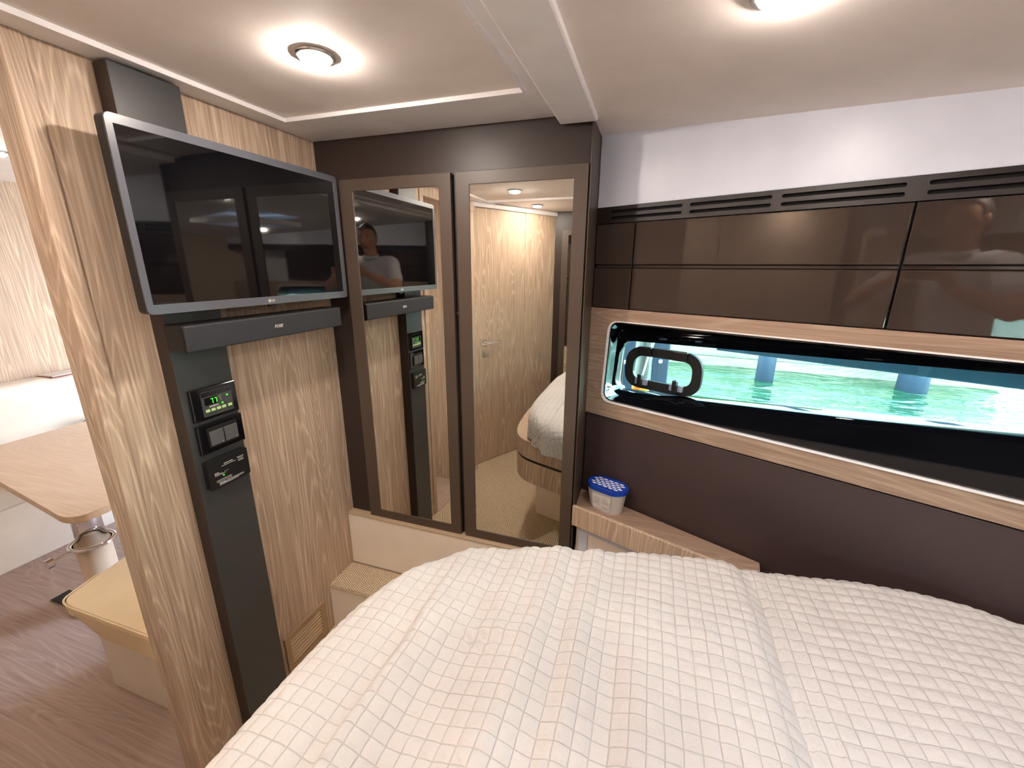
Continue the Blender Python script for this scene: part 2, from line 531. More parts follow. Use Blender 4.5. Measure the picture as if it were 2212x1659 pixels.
portal('added_skylight_portal', (-2.9, 2.5, ZO + 0.6), (0, 0, 0), 0.8, 0.6)
struct('wall_port_shell', MB().box(-1.9, -0.1, -1.34, -1.30, ZF, 0.56), M['brown_dark'])
struct('wall_port_return', MB().box(-1.94, -1.90, -1.34, 0.2, ZF, 0.56), M['brown_dark'])
struct('ceiling_port_return', MB().box(-1.94, -1.36, -1.34, 0.14, 0.50, 0.56), M['white'])

# oblique bulkhead with the flush door (seen in the mirror)
lw = DLEN * 0.605
struct('wall_door_side', MB(DR).box(lw + 0.004, DLEN + 0.03, -0.03, 0.0, ZF, 0.50), M['wood'])
struct('trim_6', MB(DR).box(-0.03, 0.022, -0.03, 0.006, ZF, 0.50), M['wood'], bevel=0.002)
struct('trim_7', MB(DR).box(-0.03, DLEN + 0.03, -0.02, 0.020, 0.437, 0.47), M['white'], bevel=0.006)
dr = struct('door_1', MB(DR).box(0.027, lw, -0.03, 0.0, ZF + 0.004, 0.434), M['wood'], bevel=0.0015)
# lever handle and key plate, chrome
hx, hzz = 0.085, -0.595
hd = MB(DR).box(hx - 0.026, hx + 0.026, 0.0, 0.009, hzz - 0.026, hzz + 0.026)
hd.tube([(hx, 0.008, hzz), (hx, 0.05, hzz)], 0.010, 14)
hd.prism([(hx - 0.012, hzz + 0.011), (hx + 0.13, hzz + 0.013), (hx + 0.13, hzz - 0.003), (hx - 0.012, hzz - 0.011)], 0.042, 0.056, 'XZ')
build('door_handle', hd, M['chrome'], dr, bevel=0.002)
kp = MB(DR).prism(rrect(hx - 0.026, hx + 0.026, hzz - 0.115, hzz - 0.063, 0.003), 0.0, 0.008, 'XZ')
kp.tube([(hx, 0.008, hzz - 0.089), (hx, 0.013, hzz - 0.089)], 0.010, 16)
build('lock_plate', kp, M['chrome'], dr, bevel=0.001)

# ------------------------------------------------------------------ hull sides
def hull_side(F, sgn, side, wname, L0, L1, LS=-0.12):
    """sgn: +1 when local y points outboard, -1 when inboard"""
    def Y(o): return o * sgn
    def bx(x0, x1, o0, o1, z0, z1): return MB(F).box(x0, x1, Y(o0), Y(o1), z0, z1)
    # white lacquered flank under the deck
    struct('wall_' + side + '_soffit', bx(L0, L1, 0.0, 0.03, 0.212, 0.56), M['whitewall'], bevel=0.003)
    # padded leatherette below the window band
    struct('wall_' + side + '_padding', bx(L0, L1, 0.004, 0.03, -1.35, -0.584), M['leather'], bevel=0.004)
    # larch band with the window opening
    op = rquad([(1.62, -0.19), (0.085, -0.19), (0.072, -0.515), (1.62, -0.515)], 0.045)
    wb = MB(F).prism([(L0, -0.577), (L1, -0.577), (L1, -0.147), (L0, -0.147)], Y(-0.004), Y(0.022), 'XZ', holes=[op])
    w = struct(wname, wb, M['wood_h'])
    # white lit edge strip around the cut-out
    op2 = rquad([(1.614, -0.194), (0.091, -0.194), (0.078, -0.509), (1.614, -0.509)], 0.042)
    build('edge_strip', MB(F).prism(op, Y(-0.0075), Y(0.02), 'XZ', holes=[op2]), M['white'], w)
    # black gelcoat reveal in three rings
    L = [([(1.612, -0.196), (0.093, -0.196), (0.080, -0.507), (1.612, -0.507)], 0.0, 0.041),
         ([(1.60, -0.196), (0.068, -0.222), (0.050, -0.520), (1.60, -0.362)], 0.104, 0.06),
         ([(1.60, -0.200), (0.056, -0.240), (0.042, -0.518), (1.60, -0.358)], 0.112, 0.07),
         ([(1.59, -0.222), (0.062, -0.284), (0.048, -0.508), (1.59, -0.348)], 0.150, 0.06),
         ([(1.59, -0.222), (0.062, -0.284), (0.048, -0.508), (1.59, -0.348)], 0.175, 0.06)]
    rv = MB(F); n = None; vs_, fs = [], []
    for (c, o, r) in L:
        lp = rquad(c, r, 8); n = len(lp)
        vs_ += [(p[0], Y(o), p[1]) for p in lp]
    for i in range(len(L) - 1):
        for k in range(n):
            fs.append((i * n + k, i * n + (k + 1) % n, (i + 1) * n + (k + 1) % n, (i + 1) * n + k))
    rv.add(vs_, fs)
    r_ = build('reveal', rv, M['gloss_black'], w, smooth=True)
    r_.modifiers.new('solid', 'SOLIDIFY').thickness = 0.004
    es = r_.modifiers.new('split', 'EDGE_SPLIT'); es.split_angle = math.radians(35)
    gl = rquad([(1.60, -0.216), (0.056, -0.279), (0.042, -0.513), (1.60, -0.342)], 0.06, 8)
    build('pane', MB(F).prism(gl, Y(0.158), Y(0.164), 'XZ'), M['glass'], w)
    # outer hull skin around the pane
    struct('wall_' + side + '_hull', MB(F).prism([(LS, -1.75), (L1 + 0.2, -1.75), (L1 + 0.2, 0.6), (LS, 0.6)], Y(0.176), Y(0.20), 'XZ', holes=[gl]), M['hullwhite'])
    # outer hull lip over the pane, reflected water painted into its blue
    build('outer_moulding', MB(F).prism([(0.42, -0.268), (1.64, -0.215), (1.64, -0.292), (0.42, -0.290)], Y(0.205), Y(0.26), 'XZ'), M['moulding'], w, bevel=0.004)
    # dark slotted air grille above the lockers
    gx = [(0.062, 0.318), (0.342, 0.569), (0.593, 0.848), (0.886, 1.14), (1.165, 1.42)]
    for i, (a, c) in enumerate(gx):
        pad = 0.012
        x0 = L0 if i == 0 else gx[i - 1][1] + pad
        x1 = L1 if i == 4 else c + pad
        g = thing('air_grille', GR[i] if sgn > 0 else 'dark slotted air grille above the far side lockers behind the photographer', 'air grille', F @ Matrix.Translation((x0, 0, 0.156)), 'slotted air grilles under the white flank' if sgn > 0 else 'slotted air grilles on the far hull side')
        build('face_plate', MB(F).prism([(x0, 0.157), (x1, 0.157), (x1, 0.211), (x0, 0.211)], Y(0.0), Y(0.008), 'XZ',
              holes=[rrect(a, c, 0.190, 0.200, 0.0049, 4), rrect(a, c, 0.169, 0.179, 0.0049, 4)]), M['grille_dark'], g)
        build('slot_back', bx(a - 0.006, c + 0.006, 0.010, 0.014, 0.163, 0.206), M['void'], g)
    # high gloss lockers, two doors each
    lx = [(L0, 0.1585), (0.1605, 0.871), (0.873, 1.50)]
    for i, (a, c) in enumerate(lx):
        g = thing('storage_locker', LK[i] if sgn > 0 else 'brown high-gloss locker on the far hull side', 'locker', F @ Matrix.Translation((a, 0, -0.145)), 'glossy lockers above the window' if sgn > 0 else 'glossy lockers on the far hull side')
        build('carcass', bx(a, c, 0.020, 0.13, -0.145, 0.156), M['brown_dark'], g)
        build('door', bx(a + 0.0015, c - 0.0015, 0.001, 0.018, 0.013, 0.1545), M['brown_gloss'], g, bevel=0.0025)
        build('rail', bx(a + 0.0015, c - 0.0015, 0.010, 0.019, 0.001, 0.012), M['brown_gloss'], g, bevel=0.0025)
        build('door', bx(a + 0.0015, c - 0.0015, 0.001, 0.018, -0.1445, 0.0), M['brown_gloss'], g, bevel=0.0025)
GR = ['dark slotted air grille, nearest to the mirrored wardrobe', 'dark slotted air grille, second from the mirrored wardrobe', 'dark slotted air grille, third from the wardrobe, above the wide glossy doors',
      'dark slotted air grille at the right edge of the photo', 'dark slotted air grille nearest the bow, beyond the right edge']
LK = ['narrow brown high-gloss locker beside the mirrored wardrobe', 'wide brown high-gloss locker above the window, ceiling lamps mirrored in it', 'brown high-gloss locker at the right, reflecting the photographer\'s face']
hull_side(HS, 1, 'starboard', 'window_1', 0.004, 2.05)
hull_side(HP, -1, 'port', 'window_2', 0.004, 2.05)
portal('window_portal', HS @ Vector((0.83, 0.20, -0.40)), (math.radians(90), 0, math.atan2(-0.415, 0.910)), 1.6, 0.26)
portal('window_portal_port', HP @ Vector((0.83, -0.20, -0.40)), (math.radians(-90), 0, math.atan2(0.415, 0.910)), 1.6, 0.26)

# opening portlight in the window
pl = thing('portlight', 'black-framed opening portlight with rounded corners set in the long window', 'portlight', HS @ Matrix.Translation((0.25, 0.14, -0.39)))
pf = MB(HS)
def ring(mb, lo, li, o0, o1):
    mb.prism(lo, o0, o1, 'XZ', holes=[li])
ring(pf, rquad([(0.402, -0.302), (0.098, -0.302), (0.092, -0.472), (0.402, -0.472)], 0.075, 10), rquad([(0.370, -0.334), (0.128, -0.334), (0.122, -0.440), (0.370, -0.440)], 0.045, 10), 0.138, 0.157)
build('frame', pf, M['rubber'], pl, bevel=0.007, seg=3)
pf2 = MB(HS)
ring(pf2, rquad([(0.376, -0.328), (0.122, -0.328), (0.116, -0.446), (0.376, -0.446)], 0.048, 10), rquad([(0.366, -0.338), (0.132, -0.338), (0.126, -0.436), (0.366, -0.436)], 0.042, 10), 0.142, 0.1575)
build('gasket', pf2, M['black'], pl)
for x in (0.150, 0.290):
    build('hinge', MB(HS).box(x, x + 0.055, 0.126, 0.142, -0.336, -0.300), M['black'], pl, bevel=0.003)
for x in (0.148, 0.290):
    c = build('catch', MB(HS).box(x, x + 0.052, 0.126, 0.142, -0.455, -0.430), M['clip'], pl, bevel=0.003)
    build('knob', MB(HS).box(x + 0.017, x + 0.034, 0.108, 0.132, -0.456, -0.409), M['black'], c, bevel=0.003)

# ------------------------------------------------------------------ mirrored wardrobe (starboard)
def wardrobe(y, s, label, dlabels, x0w, x1w, doors, depth):
    """s=-1: front faces -y; s=+1: faces +y; y is the mirror plane"""
    t = thing('wardrobe', label, 'wardrobe', frame(x0w, y, 0, -1.17))
    yb = y - s * 0.020
    ztop = 0.470
    build('body', MB().box(x0w, x1w - 0.004, yb, y - s * depth, -1.152, ztop), M['brown_dark'], t)
    build('side_panel', MB().box(x1w - 0.0035, x1w, y - s * 0.002, y - s * (depth + 0.02), -1.17, ztop), M['brown'], t, bevel=0.001)
    for (a, c, ma, mc) in doors:
        d = build('door', MB().prism([(a, -1.152), (c, -1.152), (c, 0.322), (a, 0.322)], y + s * 0.004, y - s * 0.016, 'XZ',
                  holes=[[(ma, -1.112), (mc, -1.112), (mc, 0.279), (ma, 0.279)]]), M['brown'], t, bevel=0.0015)
        build('mirror', MB().box(ma - 0.004, mc + 0.004, y + s * 0.0008, y - s * 0.010, -1.116, 0.283), M['mirror'], d)
    return t
wd = wardrobe(1.459, -1, 'dark brown built-in wardrobe with two tall mirrored doors beside the window wall', None, -1.318, -0.218,
              [(-1.190, -0.712, -1.131, -0.760), (-0.692, -0.226, -0.640, -0.2715)], 0.55)
build('centre_post', MB().box(-0.700, -0.668, 1.470, 1.478, -1.152, 0.312), M['brown_dark'], wd)
build('door_catch', MB().lathe((-0.7005, 1.466, -0.17), [(0.0, -0.006), (0.006, -0.004), (0.006, 0.004), (0.0, 0.006)], 12), M['brown'], wd)
wp = wardrobe(-0.926, 1, 'second dark wardrobe with a mirrored door, seen only in the right-hand mirror', None, -0.876, -0.21,
              [(-0.80, -0.26, -0.742, -0.31)], 0.35)

# ------------------------------------------------------------------ charcoal pilaster, TV, soundbar, panels
colm = thing('equipment_pilaster', 'tall charcoal pilaster behind the television carrying the black control panels', 'pilaster', frame(-1.31, 0.86, 0, ZF))
build('casing', MB().box(-1.318, -1.2585, 0.7785, 0.9415, ZF, 0.4615), M['brown_dark'], colm)
build('face_panel', MB().box(-1.2583, -1.256, 0.778, 0.942, ZF, 0.462), M['charcoal'], colm, bevel=0.0008)

tv = thing('television', 'flat grey-framed television on the bulkhead beside the mirrors', 'television', frame(-1.19, 1.072, 0, 0.105))
XT = -1.187
sh = MB().prism(rrect(0.706, 1.440, -0.121, 0.330, 0.014), XT - 0.004, XT - 0.034, 'YZ')
build('housing', sh, M['black'], tv, bevel=0.004)
build('back_cover', MB().box(-1.222, -1.250, 0.80, 1.34, -0.10, 0.20), M['black'], tv, bevel=0.01)
bz = MB().prism(rrect(0.706, 1.440, -0.121, 0.330, 0.014), XT - 0.006, XT, 'YZ', holes=[[(0.7215, -0.0965), (1.421, -0.0965), (1.421, 0.3085), (0.7215, 0.3085)]])
build('bezel', bz, M['bezel'], tv, bevel=0.0012)
build('screen', MB().box(XT - 0.005, XT - 0.0025, 0.719, 1.424, -0.099, 0.311), M['screen'], tv)
build('sensor', MB().box(XT - 0.012, XT - 0.001, 1.062, 1.094, -0.128, -0.121), M['black'], tv, bevel=0.001)
text('brand_lettering', 'LG', 0.0105, wallF(XT + 0.0002, 1.0775, -0.1095), M['logo'], tv, 0.0003, bold=0.0003)
lg = MB().tube([(XT - 0.0002, 1.064, -0.1095), (XT + 0.0006, 1.064, -0.1095)], 0.0050, 24)
build('brand_badge', lg, M['logo'], tv)
lg2 = MB().box(XT + 0.0005, XT + 0.0009, 1.0634, 1.0641, -0.112, -0.107)
lg2.box(XT + 0.0005, XT + 0.0009, 1.0641, 1.0668, -0.112, -0.1113)
build('brand_badge_mark', lg2, M['bezel'], tv)
build('wall_bracket', MB().box(-1.256, -1.245, 0.86, 1.28, -0.05, 0.2), M['black'], tv)
build('bracket_arm', MB().box(-1.312, -1.250, 1.00, 1.25, 0.0, 0.12), M['black'], tv)

sb = thing('soundbar', 'long charcoal soundbar mounted right under the television', 'soundbar', frame(-1.21, 1.075, 0, -0.195))
build('cabinet', MB().box(-1.256, -1.185, 0.772, 1.378, -0.231, -0.155), M['black'], sb, bevel=0.006)
build('grille_cloth', MB().box(-1.186, -1.175, 0.774, 1.376, -0.229, -0.157), M['soundbar'], sb, bevel=0.004)
text('brand_lettering', 'BOSE', 0.0140, wallF(-1.1748, 1.073, -0.193), M['logo'], sb, 0.0003, shear=0.35, bold=0.0004)
build('mount', MB().box(-1.312, -1.25, 0.98, 1.30, -0.225, -0.165), M['black'], sb)

def panel_base(name, label, cat, y0, y1, z0, z1, depth=0.012, gl=True):
    t = thing(name, label, cat, frame(-1.256, (y0 + y1) / 2, 0, (z0 + z1) / 2))
    return t
XP = -1.256
# thermostat
th = panel_base('thermostat', 'black climate control panel showing a green 77, topmost on the pilaster', 'thermostat', .797, .938, -.451, -.352)
build('cover_plate', MB().box(XP, XP + 0.012, 0.797, 0.938, -0.452, -0.352), M['gloss_black'], th, bevel=0.002)
build('control_face', MB().prism(rrect(0.824, 0.920, -0.441, -0.364, 0.005), XP + 0.010, XP + 0.0145, 'YZ'), M['charcoal'], th)
build('display_window', MB().box(XP + 0.014, XP + 0.0155, 0.832, 0.872, -0.406, -0.383), M['gloss_black'], th)
build('dark_band', MB().box(XP + 0.014, XP + 0.0152, 0.825, 0.919, -0.379, -0.365), M['gloss_black'], th)
dg = MB()
for k, yy in enumerate((0.8505, 0.8625)):
    z0 = -0.4035
    for (a, c, e, f) in ((0, 0.0075, 0.0135, 0.016), (0.005, 0.0075, 0.0, 0.016)):
        dg.box(XP + 0.0155, XP + 0.0162, yy + a, yy + c, z0 + e, z0 + f)
build('digits', dg, M['led'], th)
for k in range(5):
    yy = 0.831 + k * 0.0170 + (0.003 if k == 4 else 0)
    build('key', MB().box(XP + 0.014, XP + 0.0165, yy, yy + 0.0125, -0.4275, -0.4190), M['ledkey'], th, bevel=0.0008)
text('brand_lettering', 'DOMETIC', 0.0068, wallF(XP + 0.0147, 0.859, -0.4125), M['print'], th, 0.0002, bold=0.0002)
dd = MB()
for (yy, zz) in ((0.8855, -0.4105), (0.904, -0.3900)):
    dd.tube([(XP + 0.0145, yy, zz), (XP + 0.016, yy, zz)], 0.0030, 14)
build('indicator', dd, M['led'], th)
tr = MB().prism([(0.876, -0.387), (0.884, -0.384), (0.8850, -0.405), (0.8842, -0.405)], XP + 0.0145, XP + 0.0149, 'YZ', holes=[[(0.8785, -0.389), (0.8825, -0.3875), (0.8838, -0.399)]])
for (yy, zz) in ((0.8955, -0.3845), (0.896, -0.392), (0.899, -0.400), (0.906, -0.400), (0.898, -0.407)):
    tr.box(XP + 0.0145, XP + 0.0149, yy, yy + 0.0035, zz, zz + 0.001)
build('printed_marks', tr, M['print_grey'], th)
# switches
sw = panel_base('light_switch', 'black switch panel with two grey rockers below the climate control', 'light switch', .797, .941, -.556, -.463)
build('cover_plate', MB().box(XP, XP + 0.012, 0.797, 0.941, -0.557, -0.463), M['gloss_black'], sw, bevel=0.002)
build('switch_frame', MB().box(XP + 0.011, XP + 0.0145, 0.822, 0.919, -0.541, -0.477), M['black'], sw, bevel=0.001)
for (a, c) in ((0.826, 0.8685), (0.872, 0.915)):
    o = build('rocker', MB().prism([(a, -0.5345), (c, -0.5345), (c, -0.488), (a, -0.488)], XP + 0.0145, XP + 0.020, 'YZ'), M['key'], sw, bevel=0.0012)
    build('printed_mark', MB().tube([(XP + 0.0198, c - 0.006, -0.529), (XP + 0.0204, c - 0.006, -0.529)], 0.0014, 8), M['print'], o)
# gas alarm
ga = panel_base('gas_alarm', 'black gas alarm with fine white print and green light, lowest on the pilaster', 'gas alarm', .797, .932, -.673, -.578)
build('housing', MB().prism(rrect(0.797, 0.932, -0.674, -0.579, 0.007), XP, XP + 0.020, 'YZ'), M['black'], ga, bevel=0.003)
pm = MB(); random.seed(4)
def dashes(mb, y0, y1, z, h, x=XP + 0.0200):
    y = y0
    while y < y1 - 0.001:
        w_ = random.uniform(0.0022, 0.006)
        mb.box(x, x + 0.0004, y, min(y + w_, y1), z, z + h)
        y += w_ + 0.0009
for (y0, y1, z, h) in ((0.849, 0.880, -0.6035, 0.0028), (0.840, 0.888, -0.6085, 0.0016), (0.894, 0.917, -0.6025, 0.0020), (0.896, 0.915, -0.6065, 0.0014), (0.896, 0.916, -0.6120, 0.0016), (0.897, 0.916, -0.6150, 0.0014),
                       (0.815, 0.828, -0.6235, 0.0014), (0.815, 0.830, -0.6265, 0.0014), (0.815, 0.842, -0.6295, 0.0012), (0.846, 0.860, -0.6280, 0.0010), (0.815, 0.850, -0.6325, 0.0014),
                       (0.817, 0.868, -0.6500, 0.0016), (0.817, 0.868, -0.6550, 0.0016), (0.849, 0.908, -0.6600, 0.0014), (0.824, 0.908, -0.6635, 0.0016), (0.824, 0.890, -0.6670, 0.0014)):
    dashes(pm, y0, y1, z, h)
build('fine_print', pm, M['print'], ga)
text('warning_lettering', 'Warning:', 0.0058, wallF(XP + 0.0202, 0.8355, -0.6600), M['print'], ga, 0.0002, bold=0.0003)
build('status_light', MB().tube([(XP + 0.019, 0.842, -0.6380), (XP + 0.0212, 0.842, -0.6380)], 0.0026, 14), M['led'], ga)
build('test_button', MB().tube([(XP + 0.019, 0.902, -0.632), (XP + 0.0205, 0.902, -0.632)], 0.0055, 18), M['black'], ga)

# louvred vent low on the bulkhead
vt = thing('vent_grille', 'tan slatted vent grille low on the wooden bulkhead, left of the carpeted step', 'vent grille', frame(-1.31, 1.11, 0, -1.66))
build('frame', MB().prism([(0.996, -1.655), (1.226, -1.655), (1.226, -1.483), (0.996, -1.483)], -1.31, -1.302, 'YZ', holes=[[(1.022, -1.635), (1.192, -1.635), (1.192, -1.508), (1.022, -1.508)]]), plain('tan_vent', srgb(176, 148, 114), 0.5), vt, bevel=0.0015)
slm = plain('tan_slat', srgb(206, 178, 144), 0.5)
for k in range(7):
    z = -1.519 - k * 0.0178
    s_ = MB().add([(-1.3095, 1.022, z + 0.009), (-1.3095, 1.192, z + 0.009), (-1.3025, 1.192, z), (-1.3025, 1.022, z), (-1.3095, 1.022, z + 0.0055), (-1.3095, 1.192, z + 0.0055), (-1.3025, 1.192, z - 0.0025), (-1.3025, 1.022, z - 0.0025)],
                  [(0, 1, 2, 3), (7, 6, 5, 4), (3, 2, 6, 7), (0, 4, 5, 1), (0, 3, 7, 4), (1, 5, 6, 2)])
    build('slat', s_, slm, vt)
build('backing', MB().box(-1.3099, -1.3092, 1.02, 1.194, -1.637, -1.506), plain('vent_backing', srgb(70, 50, 30), 0.8), vt)

# ------------------------------------------------------------------ carpeted steps at the foot of the wardrobe
st = thing('step', 'low carpeted step with a cream riser at the foot of the mirrored wardrobe', 'step', frame(-1.0, 1.35, 0, ZF))
fp = [(-1.309, 1.262), (-0.75, 1.262), (-0.493, 1.013), (-0.25, 0.69), (0.1, 0.76), (0.1, 1.44), (-1.309, 1.44)]
fpi = [(-1.309, 1.266), (-0.748, 1.266), (-0.489, 1.015), (-0.246, 0.694), (0.096, 0.764), (0.096, 1.432), (-1.309, 1.432)]
build('riser', MB().prism([(x, y + 0.001) for x, y in fpi], ZF, -1.442), M['offwhite'], st, bevel=0.002)
build('tread', MB().prism(fp, -1.442, -1.4385), M['trim_edge'], st, bevel=0.001)
fpc = [(-1.309, 1.271), (-0.746, 1.271), (-0.486, 1.018), (-0.242, 0.70), (0.092, 0.77), (0.092, 1.428), (-1.309, 1.428)]
build('carpet', MB().prism(fpc, -1.4385, -1.434), M['carpet'], st)
bp = thing('wardrobe_plinth', 'cream panel with a carpet-edged ledge directly under the mirrored doors', 'plinth', frame(-0.8, 1.45, 0, -1.43))
build('panel', MB().box(-1.309, -0.23, 1.437, 1.50, -1.4335, -1.158), M['offwhite'], bp, bevel=0.003)
build('ledge', MB().box(-1.309, -0.225, 1.433, 1.478, -1.1575, -1.1525), M['trim_edge'], bp, bevel=0.001)

# ------------------------------------------------------------------ corner shelf with the moisture absorber tub
sf = thing('corner_shelf', 'triangular wooden corner shelf with raised lip between wardrobe and dark padding', 'shelf', frame(0, 1.45, 0, -0.96))
A_ = (-0.216, 1.463); B_ = (0.40, 1.243); D_ = (-0.216, 1.650); E_ = (0.42, 1.360)
tb = [A_, B_, E_, D_]
build('shelf_board', MB().prism(tb, -0.960, -0.9355), M['wood_h'], sf, bevel=0.001)
nx, ny = (B_[0] - A_[0]), (B_[1] - A_[1]); ln = math.hypot(nx, ny); nx /= ln; ny /= ln
FS = frame(A_[0], A_[1], math.atan2(ny, nx))
build('lip', MB(FS).box(0.0, ln, -0.014, 0.0, -0.990, -0.905), M['wood'], sf, bevel=0.001)
build('white_panel', MB(FS).box(0.0, ln, 0.03, 0.045, -1.43, -0.965), M['offwhite'], sf)
pn = MB(FS).prism([(0.012, -1.42), (ln, -1.42), (ln, -0.985), (0.012, -0.985)], 0.024, 0.03, 'XZ', holes=[[(0.055, -1.38), (ln - 0.04, -1.38), (ln - 0.04, -1.035), (0.055, -1.035)]])
build('panel_frame', pn, M['whitewall'], sf, bevel=0.003)

TB = frame(-0.096, 1.532, math.radians(-22), -0.9355)
tub = thing('moisture_absorber', 'clear plastic moisture absorber tub with a blue honeycomb lid on the corner shelf', 'tub', TB)
def oct_(a, c, k, n=5):
    """elongated rounded octagon"""
    p = [(a, -c * .38), (a, c * .38), (a * .55, c), (-a * .55, c), (-a, c * .38), (-a, -c * .38), (-a * .55, -c), (a * .55, -c)]
    out = []
    for i in range(8):
        P = Vector(p[i]); Q = Vector(p[i - 1]); S = Vector(p[(i + 1) % 8])
        ua = (Q - P).normalized() * k; ub = (S - P).normalized() * k
        for t in [j / n for j in range(n + 1)]:
            q = (P + ua) * (1 - t) ** 2 + P * 2 * t * (1 - t) + (P + ub) * t ** 2
            out.append((q.x, q.y))
    return out
lo, hi = oct_(0.064, 0.038, 0.012), oct_(0.078, 0.047, 0.014)
n = len(lo)
tm = MB(TB).add([(x, y, 0.0) for x, y in lo] + [(x, y, 0.098) for x, y in hi], [tuple(reversed(range(n))), tuple(range(n, 2 * n))] + [(i, (i + 1) % n, n + (i + 1) % n, n + i) for i in range(n)])
build('tub_body', tm, M['tubwhite'], tub, smooth=False)
li_, lo_ = oct_(0.076, 0.046, 0.014), oct_(0.083, 0.053, 0.016)
build('lid_rim', MB(TB).prism(lo_, 0.090, 0.106), M['blue'], tub, bevel=0.003)
build('crystals', MB(TB).prism(li_, 0.1061, 0.1066), M['gel'], tub)
# honeycomb: blue sheet with hexagonal holes
holes = []
px_, py_ = 0.0230, 0.0165
for j in range(-3, 4):
    for i in range(-4, 5):
        cx, cy = i * px_ + (px_ / 2 if j % 2 else 0), j * py_ * 0.80
        hx_ = [(cx + 0.0105 * math.cos(a), cy + 0.0060 * math.sin(a)) for a in [2 * math.pi * (k + .5) / 10 for k in range(10)]]
        if all(abs(x) < 0.0745 and abs(y) < 0.0445 and abs(x) * 0.74 + abs(y) < 0.0740 for x, y in hx_): holes.append(hx_)
build('lid_honeycomb', MB(TB).prism(li_, 0.1062, 0.1080, holes=holes), M['blue'], tub)
lb = MB(TB)
lbp = [(-0.0800, 0.012), (-0.0795, -0.0195), (-0.0450, -0.0492), (0.0, -0.0492), (0.040, -0.0492)]
def sc_(p, z): f = 0.82 + 0.18 * z / 0.098; return (p[0] * f, p[1] * f - 0.0004, z)
vv = [sc_(p, 0.012) for p in lbp] + [sc_(p, 0.074) for p in lbp]
lb.add(vv, [(i, i + 1, i + 6, i + 5) for i in range(4)])
lo2 = build('paper_label', lb, M['label'], tub)
pr = MB(TB); random.seed(9)
for k in range(9):
    z = 0.0185 + k * 0.0058
    for (p, q) in ((lbp[3], lbp[4]), (lbp[2], lbp[3]), (lbp[1], lbp[2])):
        if random.random() < 0.18: continue
        P = Vector((p[0], p[1])) ; Q = Vector((q[0], q[1]))
        a_ = P.lerp(Q, 0.07); c_ = P.lerp(Q, random.uniform(0.6, 0.95))
        f0 = lambda w_, zz: tuple(x * 1.006 if i < 2 else x for i, x in enumerate(sc_(w_, zz)))
        h = 0.0022 if k in (0, 3) else 0.0013
        pr.add([f0(a_, z), f0(c_, z), f0(c_, z + h), f0(a_, z + h)], [(0, 1, 2, 3)])
build('fine_print', pr, M['print_grey'], tub)

# ------------------------------------------------------------------ bed
YC = 0.27
def sym(pts):
    return pts + [(x, 2 * YC - y) for x, y in reversed(pts) if abs(y - YC) > 1e-6]
rim = [(-0.745, 0.27), (-0.738, 0.45), (-0.722, 0.60), (-0.690, 0.71), (-0.635, 0.785), (-0.56, 0.825), (-0.46, 0.862), (-0.38, 0.89), (-0.2, 0.95), (0.0, 1.01), (0.3, 1.085), (0.6, 1.115), (0.86, 1.10), (1.55, 0.785)]
def smooth_poly(p, it=2):
    for _ in range(it):
        q = [p[0]]
        for a, c in zip(p[:-1], p[1:]):
            q += [(a[0] * .75 + c[0] * .25, a[1] * .75 + c[1] * .25), (a[0] * .25 + c[0] * .75, a[1] * .25 + c[1] * .75)]
        q.append(p[-1]); p = q
    return p
def inset(pts, d):
    out = []
    n = len(pts)
    for i in range(n):
        a = Vector(pts[i - 1]); p = Vector(pts[i]); c = Vector(pts[(i + 1) % n])
        t = (c - a).normalized(); nn = Vector((t.y, -t.x))
        out.append(tuple(p + nn * d))
    return out
rimS = sym(smooth_poly(rim))[::-1]      # clockwise flip so that inset(+) shrinks
def area(p): return sum(p[i - 1][0] * p[i][1] - p[i][0] * p[i - 1][1] for i in range(len(p))) / 2
if area(rimS) > 0: rimS = rimS[::-1]
sg = 1
if abs(area(inset(rimS, 0.02))) > abs(area(rimS)): sg = -1
bed = thing('bed', 'island bed base with a rounded wooden foot end, under the white quilt', 'bed', frame(0, YC, 0, ZF))
build('upper_rim', MB().prism(rimS, -1.062, -0.955, holes=[]), M['wood'], bed, bevel=0.004)
build('black_strip', MB().prism(inset(rimS, sg * 0.006), -1.078, -1.062), M['black'], bed)  # black strip between the two wooden rims
build('lower_rim', MB().prism(inset(rimS, sg * 0.001), -1.212, -1.078), M['wood'], bed, bevel=0.003)
plf = [(-0.640, 0.27), (-0.640, 0.411), (-0.472, 0.465), (0.3, 0.66), (1.45, 0.66)]
pls = sym(plf)
build('base', MB().prism(pls, ZF, -1.212), M['offwhite'], bed, bevel=0.004)

# silhouette of the made bed
S = [(-0.640, 0.27), (-0.640, 0.46), (-0.637, 0.58), (-0.612, 0.74), (-0.565, 0.835), (-0.515, 0.895), (-0.46, 0.957), (-0.41, 0.985), (-0.2, 1.052), (0.06, 1.115), (0.31, 1.152), (0.64, 1.176), (0.80, 1.165), (0.90, 1.128), (1.52, 0.845)]
Sp = np.array(sym(smooth_poly(S, 2)))
RQ, TOPZ = 0.055, -0.785
def rng_noise(seed):
    r = np.random.RandomState(seed); T = r.rand(256, 256)
    def f(x, y):
        xi = np.floor(x).astype(int); yi = np.floor(y).astype(int)
        fx = x - xi; fy = y - yi; fx = fx * fx * (3 - 2 * fx); fy = fy * fy * (3 - 2 * fy)
        g = lambda i, j: T[i % 256, j % 256]
        return (g(xi, yi) * (1 - fx) + g(xi + 1, yi) * fx) * (1 - fy) + (g(xi, yi + 1) * (1 - fx) + g(xi + 1, yi + 1) * fx) * fy - 0.5
    return f
N1, N2 = rng_noise(3), rng_noise(8)
def sstep(x, a, c):
    t = np.clip((x - a) / (c - a), 0, 1); return t * t * (3 - 2 * t)
